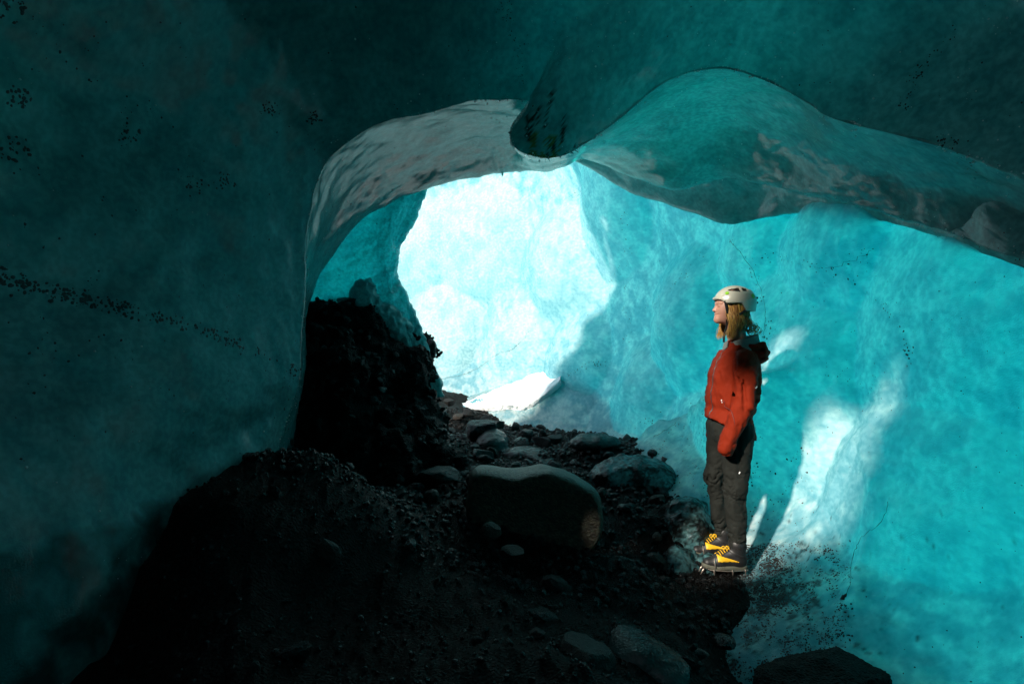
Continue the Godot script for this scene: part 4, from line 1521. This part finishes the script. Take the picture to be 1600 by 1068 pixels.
func build_person():
	var person := thing("person", Vector3(1.387, 0.0, -3.72), "person in a red jacket and white helmet standing in profile, looking toward the light", "person")
	person.position.y = 0.005
	var red := cloth(Color(0.185, 0.015, 0.003), 0.7, 0.0)
	var grey := cloth(Color(0.016, 0.018, 0.016), 0.8, 0.0)
	var lining := cloth(Color(0.17, 0.20, 0.195), 0.8, 0.1)
	var skin := plain(Color(0.34, 0.175, 0.125), 0.5)
	skin.subsurf_scatter_enabled = true
	skin.subsurf_scatter_strength = 0.15
	var shell := plain(Color(0.38, 0.38, 0.32), 0.28)
	shell.clearcoat_enabled = true
	shell.clearcoat = 0.4
	shell.clearcoat_roughness = 0.15
	var black := plain(Color(0.012, 0.012, 0.013), 0.5)
	var green := plain(Color(0.20, 0.46, 0.02), 0.4)
	var yellow := plain(Color(0.72, 0.40, 0.012), 0.5)
	var steel := plain(Color(0.45, 0.38, 0.33), 0.35)
	steel.metallic = 0.8
	var print_white := plain(Color(0.8, 0.8, 0.8), 0.6)

	mesh_node("body", net_mesh(head_sdf, Vector3(-0.14, 1.02, -0.17), Vector3(0.16, 1.79, 0.17), 0.0042), skin, person)
	for s in [-1.0, 1.0]:
		var eye := SphereMesh.new()
		eye.radius = 0.0095; eye.height = 0.019; eye.radial_segments = 16; eye.rings = 8
		var e := mesh_node("eye", eye, plain(Color(0.22, 0.20, 0.18), 0.2), person)
		e.position = Vector3(-0.0905, 1.640, 0.029 * s)
		var iris := SphereMesh.new()
		iris.radius = 0.0045; iris.height = 0.004; iris.radial_segments = 12; iris.rings = 4
		var ir := mesh_node("iris", iris, black, e)
		ir.position = Vector3(-0.0085, 0, 0)
		ir.rotation.z = PI / 2
		var brow := tube(PackedVector3Array([Vector3(-0.103, 1.6585, 0.014 * s), Vector3(-0.0995, 1.6625, 0.028 * s), Vector3(-0.089, 1.661, 0.045 * s)]), PackedFloat32Array([0.0022, 0.0026, 0.001]), 6)
		mesh_node("eyebrow", brow, plain(Color(0.10, 0.06, 0.03), 0.8), person)

	var jacket := mesh_node("jacket", net_mesh(jacket_sdf, Vector3(-0.21, 0.70, -0.32), Vector3(0.22, 1.46, 0.32), 0.0072), red, person)
	mesh_node("hood", net_mesh(hood_sdf, Vector3(0.02, 1.24, -0.17), Vector3(0.27, 1.46, 0.17), 0.0065), red, jacket)
	mesh_node("collar_lining", net_mesh(lining_sdf, Vector3(-0.12, 1.33, -0.15), Vector3(0.19, 1.48, 0.15), 0.006), lining, jacket)
	# front zip, hem cord, pulls and printed marks
	var zip_pts := PackedVector3Array()
	var zip_r := PackedFloat32Array()
	for i in 40:
		var y := lerpf(1.38, 0.93, i / 39.0)
		var x := -0.25
		for k in 50:
			var d := jacket_sdf(Vector3(x, y, 0.035))
			if d < 0.0005: break
			x += d * 0.6
		zip_pts.append(Vector3(x + 0.001, y, 0.035))
		zip_r.append(0.0045)
	mesh_node("zip", tube(zip_pts, zip_r, 6), plain(Color(0.02, 0.02, 0.024), 0.4), jacket)
	for m in [[-0.112, 1.06, 0.004], [-0.112, 1.048, 0.003]]:
		var b := SphereMesh.new()
		b.radius = m[2]; b.height = m[2] * 2.4; b.radial_segments = 10; b.rings = 5
		var pull := mesh_node("zip_pull", b, print_white, jacket)
		pull.position = Vector3(m[0], m[1], side_of(jacket_sdf, m[0], m[1]) + 0.001)
	var arc := PackedVector3Array()
	var arc_r := PackedFloat32Array()
	for i in 9:
		var w := lerpf(-0.5, 2.8, i / 8.0)
		var x := 0.048 + 0.0075 * cos(w)
		var y := 1.150 - 0.0075 * sin(w)
		arc.append(Vector3(x, y, side_of(jacket_sdf, x, y) + 0.001))
		arc_r.append(0.0016)
	mesh_node("sleeve_mark", tube(arc, arc_r, 6), print_white, jacket)
	var pocket := PackedVector3Array()
	var pocket_r := PackedFloat32Array()
	for i in 12:
		var x := lerpf(-0.105, -0.085, i / 11.0)
		var y := lerpf(1.06, 0.93, i / 11.0)
		pocket.append(Vector3(x, y, side_of(jacket_sdf, x, y) + 0.0005))
		pocket_r.append(0.0028)
	mesh_node("pocket_zip", tube(pocket, pocket_r, 6), plain(Color(0.12, 0.012, 0.008), 0.5), jacket)
	var word := TextMesh.new()
	var font := SystemFont.new()
	font.font_names = PackedStringArray(["Droid Sans"])
	word.font = font
	word.text = "gl"
	word.font_size = 24
	word.pixel_size = 0.0020
	word.depth = 0.004
	var letters := mesh_node("print", word, print_white, jacket)
	var lz := side_of(jacket_sdf, 0.088, 0.885)
	var e1 := Vector3(0.088, 0.885, lz)
	var e2 := Vector3(0.102, 0.885, side_of(jacket_sdf, 0.102, 0.885))
	letters.position = (e1 + e2) * 0.5 + Vector3(0.004, 0, 0.003)
	letters.rotation.y = atan2(e1.z - e2.z, e2.x - e1.x)
	# cuff of each sleeve with the drawn-in hand hidden inside
	for s in [1.0, -1.0]:
		var f := func(p: Vector3) -> float:
			return maxf(cap(p, Vector3(-0.100 + 0.03 * (1.0 - s), 0.81, 0.215 * s), Vector3(-0.114 + 0.03 * (1.0 - s), 0.765, 0.215 * s), 0.044, 0.035), 0.741 - p.y) + 0.003 * noise.get_noise_3dv(p * 30.0)
		mesh_node("cuff", net_mesh(f, Vector3(-0.18, 0.72, 0.215 * s - 0.07), Vector3(0.03, 0.88, 0.215 * s + 0.07), 0.006), red, jacket)

	var trousers := mesh_node("trousers", net_mesh(leg_sdf, Vector3(-0.21, 0.10, -0.21), Vector3(0.17, 0.99, 0.23), 0.0072), grey, person)
	var logo := BoxMesh.new()
	logo.size = Vector3(0.006, 0.014, 0.003)
	var lg := mesh_node("printed_mark", logo, print_white, trousers)
	lg.position = Vector3(-0.02, 0.63, side_of(leg_sdf, -0.02, 0.63) + 0.001)
	lg.rotation.z = -0.4

	# helmet
	var helmet := mesh_node("helmet", net_mesh(helmet_sdf, Vector3(-0.14, 1.59, -0.125), Vector3(0.16, 1.79, 0.125), 0.0042), shell, person)
	var liner := func(p: Vector3) -> float: return maxf(helmet_out(p) + 0.0125, helmet_rim(p.x) + 0.012 - p.y)
	mesh_node("liner", net_mesh(liner, Vector3(-0.13, 1.60, -0.115), Vector3(0.15, 1.78, 0.115), 0.007), black, helmet)
	for g in [[0.097, 1.697, 0.0155], [-0.062, 1.715, 0.0115]]:
		for s in [1.0, -1.0]:
			var c := CylinderMesh.new()
			c.top_radius = g[2]; c.bottom_radius = g[2]; c.height = 0.003; c.radial_segments = 24
			var dot := mesh_node("green_badge", c, green, helmet)
			var z := side_of(helmet_out, g[0], g[1])
			var z2 := side_of(helmet_out, g[0] + 0.01, g[1])
			var z3 := side_of(helmet_out, g[0], g[1] + 0.01)
			var nrm := Vector3(z - z2, z - z3, 0.01).normalized()
			var tx := nrm.cross(Vector3(0, 1, 0)).normalized()
			dot.transform = Transform3D(Basis(tx, nrm, tx.cross(nrm)), Vector3(g[0], g[1], z) + nrm * 0.0006)
			if s < 0:
				dot.position.z *= -1
				dot.rotation.y = -dot.rotation.y
				dot.rotation.x = -dot.rotation.x
	var clip := BoxMesh.new()
	clip.size = Vector3(0.012, 0.012, 0.02)
	for y in [1.690, 1.660]:
		var cl := mesh_node("headlamp_clip", clip, black, helmet)
		cl.position = Vector3(0.143, y, 0.02)
	# straps
	for s in [1.0, -1.0]:
		mesh_node("chin_strap", ribbon([Vector3(-0.078, 1.668, 0.082 * s), Vector3(-0.066, 1.62, 0.078 * s), Vector3(-0.056, 1.575, 0.066 * s), Vector3(-0.050, 1.535, 0.035 * s)], 0.013, 0.003), black, helmet)
		mesh_node("chin_strap", ribbon([Vector3(0.055, 1.615, 0.090 * s), Vector3(0.01, 1.585, 0.088 * s), Vector3(-0.03, 1.557, 0.070 * s), Vector3(-0.050, 1.535, 0.035 * s)], 0.013, 0.003), black, helmet)
	mesh_node("strap_end", ribbon([Vector3(-0.050, 1.535, 0.040), Vector3(-0.062, 1.50, 0.062), Vector3(-0.080, 1.45, 0.075), Vector3(-0.083, 1.412, 0.078)], 0.012, 0.003), black, helmet)

	make_hair(person)
	for b in [[Vector3(-0.034, 0.02, 0.105), 0.0], [Vector3(-0.035, 0.02, -0.12), 0.06]]:
		make_boot(person, b[0], b[1], black, yellow, steel)

func make_hair(person: Node):
	var r := RandomNumberGenerator.new()
	r.seed = 9
	var tones := [Color(0.34, 0.18, 0.034), Color(0.20, 0.09, 0.02), Color(0.44, 0.25, 0.055)]
	for tone in 3:
		var v := PackedVector3Array()
		var idx := PackedInt32Array()
		for i in 170:
			# leave the skull under the rim of the helmet and fall to the shoulders
			var side := 1.0 if r.randf() < 0.62 else -1.0
			var u := r.randf()            # 0 at the temple, 1 at the nape
			if tone == 2:
				u = u * u * 0.7
			var ang := lerpf(0.25, 2.95, u)
			var start := Vector3(0.012 - 0.082 * cos(ang), 1.668 - 0.05 * smoothstep(0.45, 0.8, u), 0.080 * sin(ang) * side)
			start.z += 0.006 * r.randfn()
			var end: Vector3
			var mid: Vector3
			if u < 0.42:
				end = Vector3(-0.058 + 0.10 * u + 0.014 * r.randfn(), 1.425 + 0.03 * r.randf() + 0.05 * u, (0.078 + 0.012 * r.randf()) * side)
				mid = Vector3(-0.045 + 0.11 * u + 0.006 * r.randfn(), 1.55 + 0.01 * r.randfn(), (0.082 + 0.008 * r.randf()) * side)
			else:
				end = Vector3(lerpf(-0.005, 0.125, (u - 0.42) / 0.58) + 0.018 * r.randfn(), 1.455 + 0.045 * r.randf() + 0.03 * u, lerpf(0.085, 0.02, (u - 0.42) / 0.58) * side)
				mid = Vector3(lerpf(0.015, 0.095, (u - 0.42) / 0.58) + 0.008 * r.randfn(), 1.56 + 0.015 * r.randfn(), lerpf(0.088, 0.03, (u - 0.42) / 0.58) * side)
			var pts := PackedVector3Array()
			var rad := PackedFloat32Array()
			var ph := r.randf() * TAU
			var amp := r.randf_range(0.003, 0.010)
			var thick := r.randf_range(0.0013, 0.0032)
			for k in 16:
				var t := k / 15.0
				var p := start.lerp(mid, minf(t * 2.0, 1.0)) if t < 0.5 else mid.lerp(end, (t - 0.5) * 2.0)
				var wv := sin(ph + t * 11.0) * amp * t
				var wz := cos(ph * 1.3 + t * 9.0) * amp * t * 0.8
				p += Vector3(wv, 0, wz * side)
				if t > 0.8 and r.randf() < 0.5:
					p.x += 0.004 * sin(ph)
				pts.append(p)
				rad.append(thick * (1.0 - 0.75 * t * t))
			tube_into(v, idx, pts, rad, 6)
		# a few flyaway curls at the nape
		for i in 6:
			var pts := PackedVector3Array()
			var rad := PackedFloat32Array()
			var c := Vector3(0.115 + 0.014 * r.randfn(), 1.50 + 0.015 * r.randfn(), 0.03 * r.randfn())
			var ph := r.randf() * TAU
			for k in 18:
				var w := ph + k * 0.33
				pts.append(c + Vector3(0.020 * cos(w), 0.020 * sin(w), 0.002 * k - 0.015))
				rad.append(0.0022)
			tube_into(v, idx, pts, rad, 5)
		var m := plain(tones[tone], 0.42)
		m.anisotropy_enabled = false
		mesh_node("hair", outward(v, idx), m, person)

func boot_sdf(p: Vector3) -> float:
	var d := cap(p, Vector3(0.035, 0.058, 0), Vector3(-0.09, 0.052, 0), 0.040, 0.042)
	d = smin(d, cap(p, Vector3(-0.09, 0.052, 0), Vector3(-0.155, 0.048, 0), 0.042, 0.032), 0.02)
	d = smin(d, cap(p, Vector3(0.028, 0.07, 0), Vector3(0.022, 0.16, 0), 0.046, 0.053), 0.03)
	d = smin(d, cap(p, Vector3(-0.01, 0.105, 0), Vector3(-0.085, 0.072, 0), 0.036, 0.034), 0.02)
	return maxf(d, 0.030 - p.y)

func make_boot(person: Node, where: Vector3, turn: float, black: Material, yellow: Material, steel: Material):
	var boot := mesh_node("boot", net_mesh(boot_sdf, Vector3(-0.21, 0.02, -0.07), Vector3(0.10, 0.19, 0.07), 0.005), black, person)
	boot.position = where
	boot.rotation.y = turn
	var heel := func(p: Vector3) -> float:
		return maxf(maxf(absf(boot_sdf(p)) - 0.0035, 0.048 + 0.3 * maxf(0.055 - p.x, 0.0) - p.y), maxf(maxf(0.034 - p.x, p.y - 0.128 - 0.3 * (p.x - 0.05)), 0.0))
	mesh_node("yellow_heel", net_mesh(heel, Vector3(0.02, 0.03, -0.07), Vector3(0.10, 0.17, 0.07), 0.004), yellow, boot)
	for s in [1.0, -1.0]:
		var panel := func(p: Vector3) -> float:
			var top := 0.105 - 0.28 * (p.x + 0.105)
			var low := 0.066
			return maxf(maxf(absf(boot_sdf(p)) - 0.0035, maxf(low - p.y, p.y - top)), maxf(maxf(-0.108 - p.x, p.x - 0.018), 0.005 - p.z * s))
		mesh_node("yellow_panel", net_mesh(panel, Vector3(-0.12, 0.05, minf(0.0, 0.07 * s)), Vector3(0.03, 0.12, maxf(0.0, 0.07 * s)), 0.004), yellow, boot)
	var sole := func(p: Vector3) -> float:
		var d := minf(cap(Vector3(p.x, 0, p.z), Vector3(0.045, 0, 0), Vector3(-0.09, 0, 0), 0.040, 0.046), cap(Vector3(p.x, 0, p.z), Vector3(-0.09, 0, 0), Vector3(-0.160, 0, 0), 0.046, 0.034))
		var lift := 0.010 * smoothstep(-0.12, -0.19, p.x)
		return maxf(d, absf(p.y - 0.028 - lift) - 0.012)
	mesh_node("sole", net_mesh(sole, Vector3(-0.21, 0.005, -0.06), Vector3(0.10, 0.06, 0.06), 0.005), plain(Color(0.10, 0.10, 0.075), 0.7), boot)
	# laces
	for k in 5:
		var t := k / 4.0
		var y := lerpf(0.115, 0.150, t)
		var x := lerpf(-0.085, -0.035, t)
		var lace := tube(PackedVector3Array([Vector3(x, y - 0.012, -0.03), Vector3(x - 0.006, y, 0.0), Vector3(x, y - 0.012, 0.03)]), PackedFloat32Array([0.003, 0.003, 0.003]), 6)
		mesh_node("lace", lace, yellow, boot)
	for s in [-1.0, 1.0]:
		var loop := PackedVector3Array()
		var lr := PackedFloat32Array()
		for k in 13:
			var w := TAU * k / 12.0
			loop.append(Vector3(-0.060 + 0.012 * s + 0.010 * cos(w), 0.150 + 0.009 * sin(w), 0.030))
			lr.append(0.0028)
		mesh_node("lace_loop", tube(loop, lr, 6), yellow, boot)
	# crampon: frame rails, points and straps
	var frame := mesh_node("crampon", tube(PackedVector3Array([Vector3(0.075, 0.014, 0.034), Vector3(-0.05, 0.012, 0.044), Vector3(-0.15, 0.016, 0.034), Vector3(-0.185, 0.022, 0.0), Vector3(-0.15, 0.016, -0.034), Vector3(-0.05, 0.012, -0.044), Vector3(0.075, 0.014, -0.034), Vector3(0.075, 0.014, 0.034)]), PackedFloat32Array([0.004, 0.004, 0.004, 0.004, 0.004, 0.004, 0.004, 0.004]), 6), steel, boot)
	for q in [[-0.185, 0.02], [-0.185, -0.02], [-0.13, 0.04], [-0.13, -0.04], [-0.02, 0.044], [-0.02, -0.044], [0.06, 0.036], [0.06, -0.036]]:
		var fwd := -0.022 if q[0] < -0.18 else 0.0
		mesh_node("point", tube(PackedVector3Array([Vector3(q[0], 0.018, q[1]), Vector3(q[0] + fwd * 0.5, 0.006, q[1]), Vector3(q[0] + fwd, -0.016, q[1])]), PackedFloat32Array([0.007, 0.006, 0.001]), 5), steel, frame)
	mesh_node("strap", ribbon([Vector3(0.085, 0.07, 0.0), Vector3(0.05, 0.092, 0.046), Vector3(0.0, 0.112, 0.047), Vector3(-0.03, 0.128, 0.030), Vector3(-0.05, 0.132, 0.0)], 0.014, 0.004), black, boot)
	mesh_node("toe_bail", ribbon([Vector3(-0.125, 0.03, 0.046), Vector3(-0.128, 0.06, 0.044), Vector3(-0.125, 0.085, 0.030)], 0.008, 0.003), steel, boot)
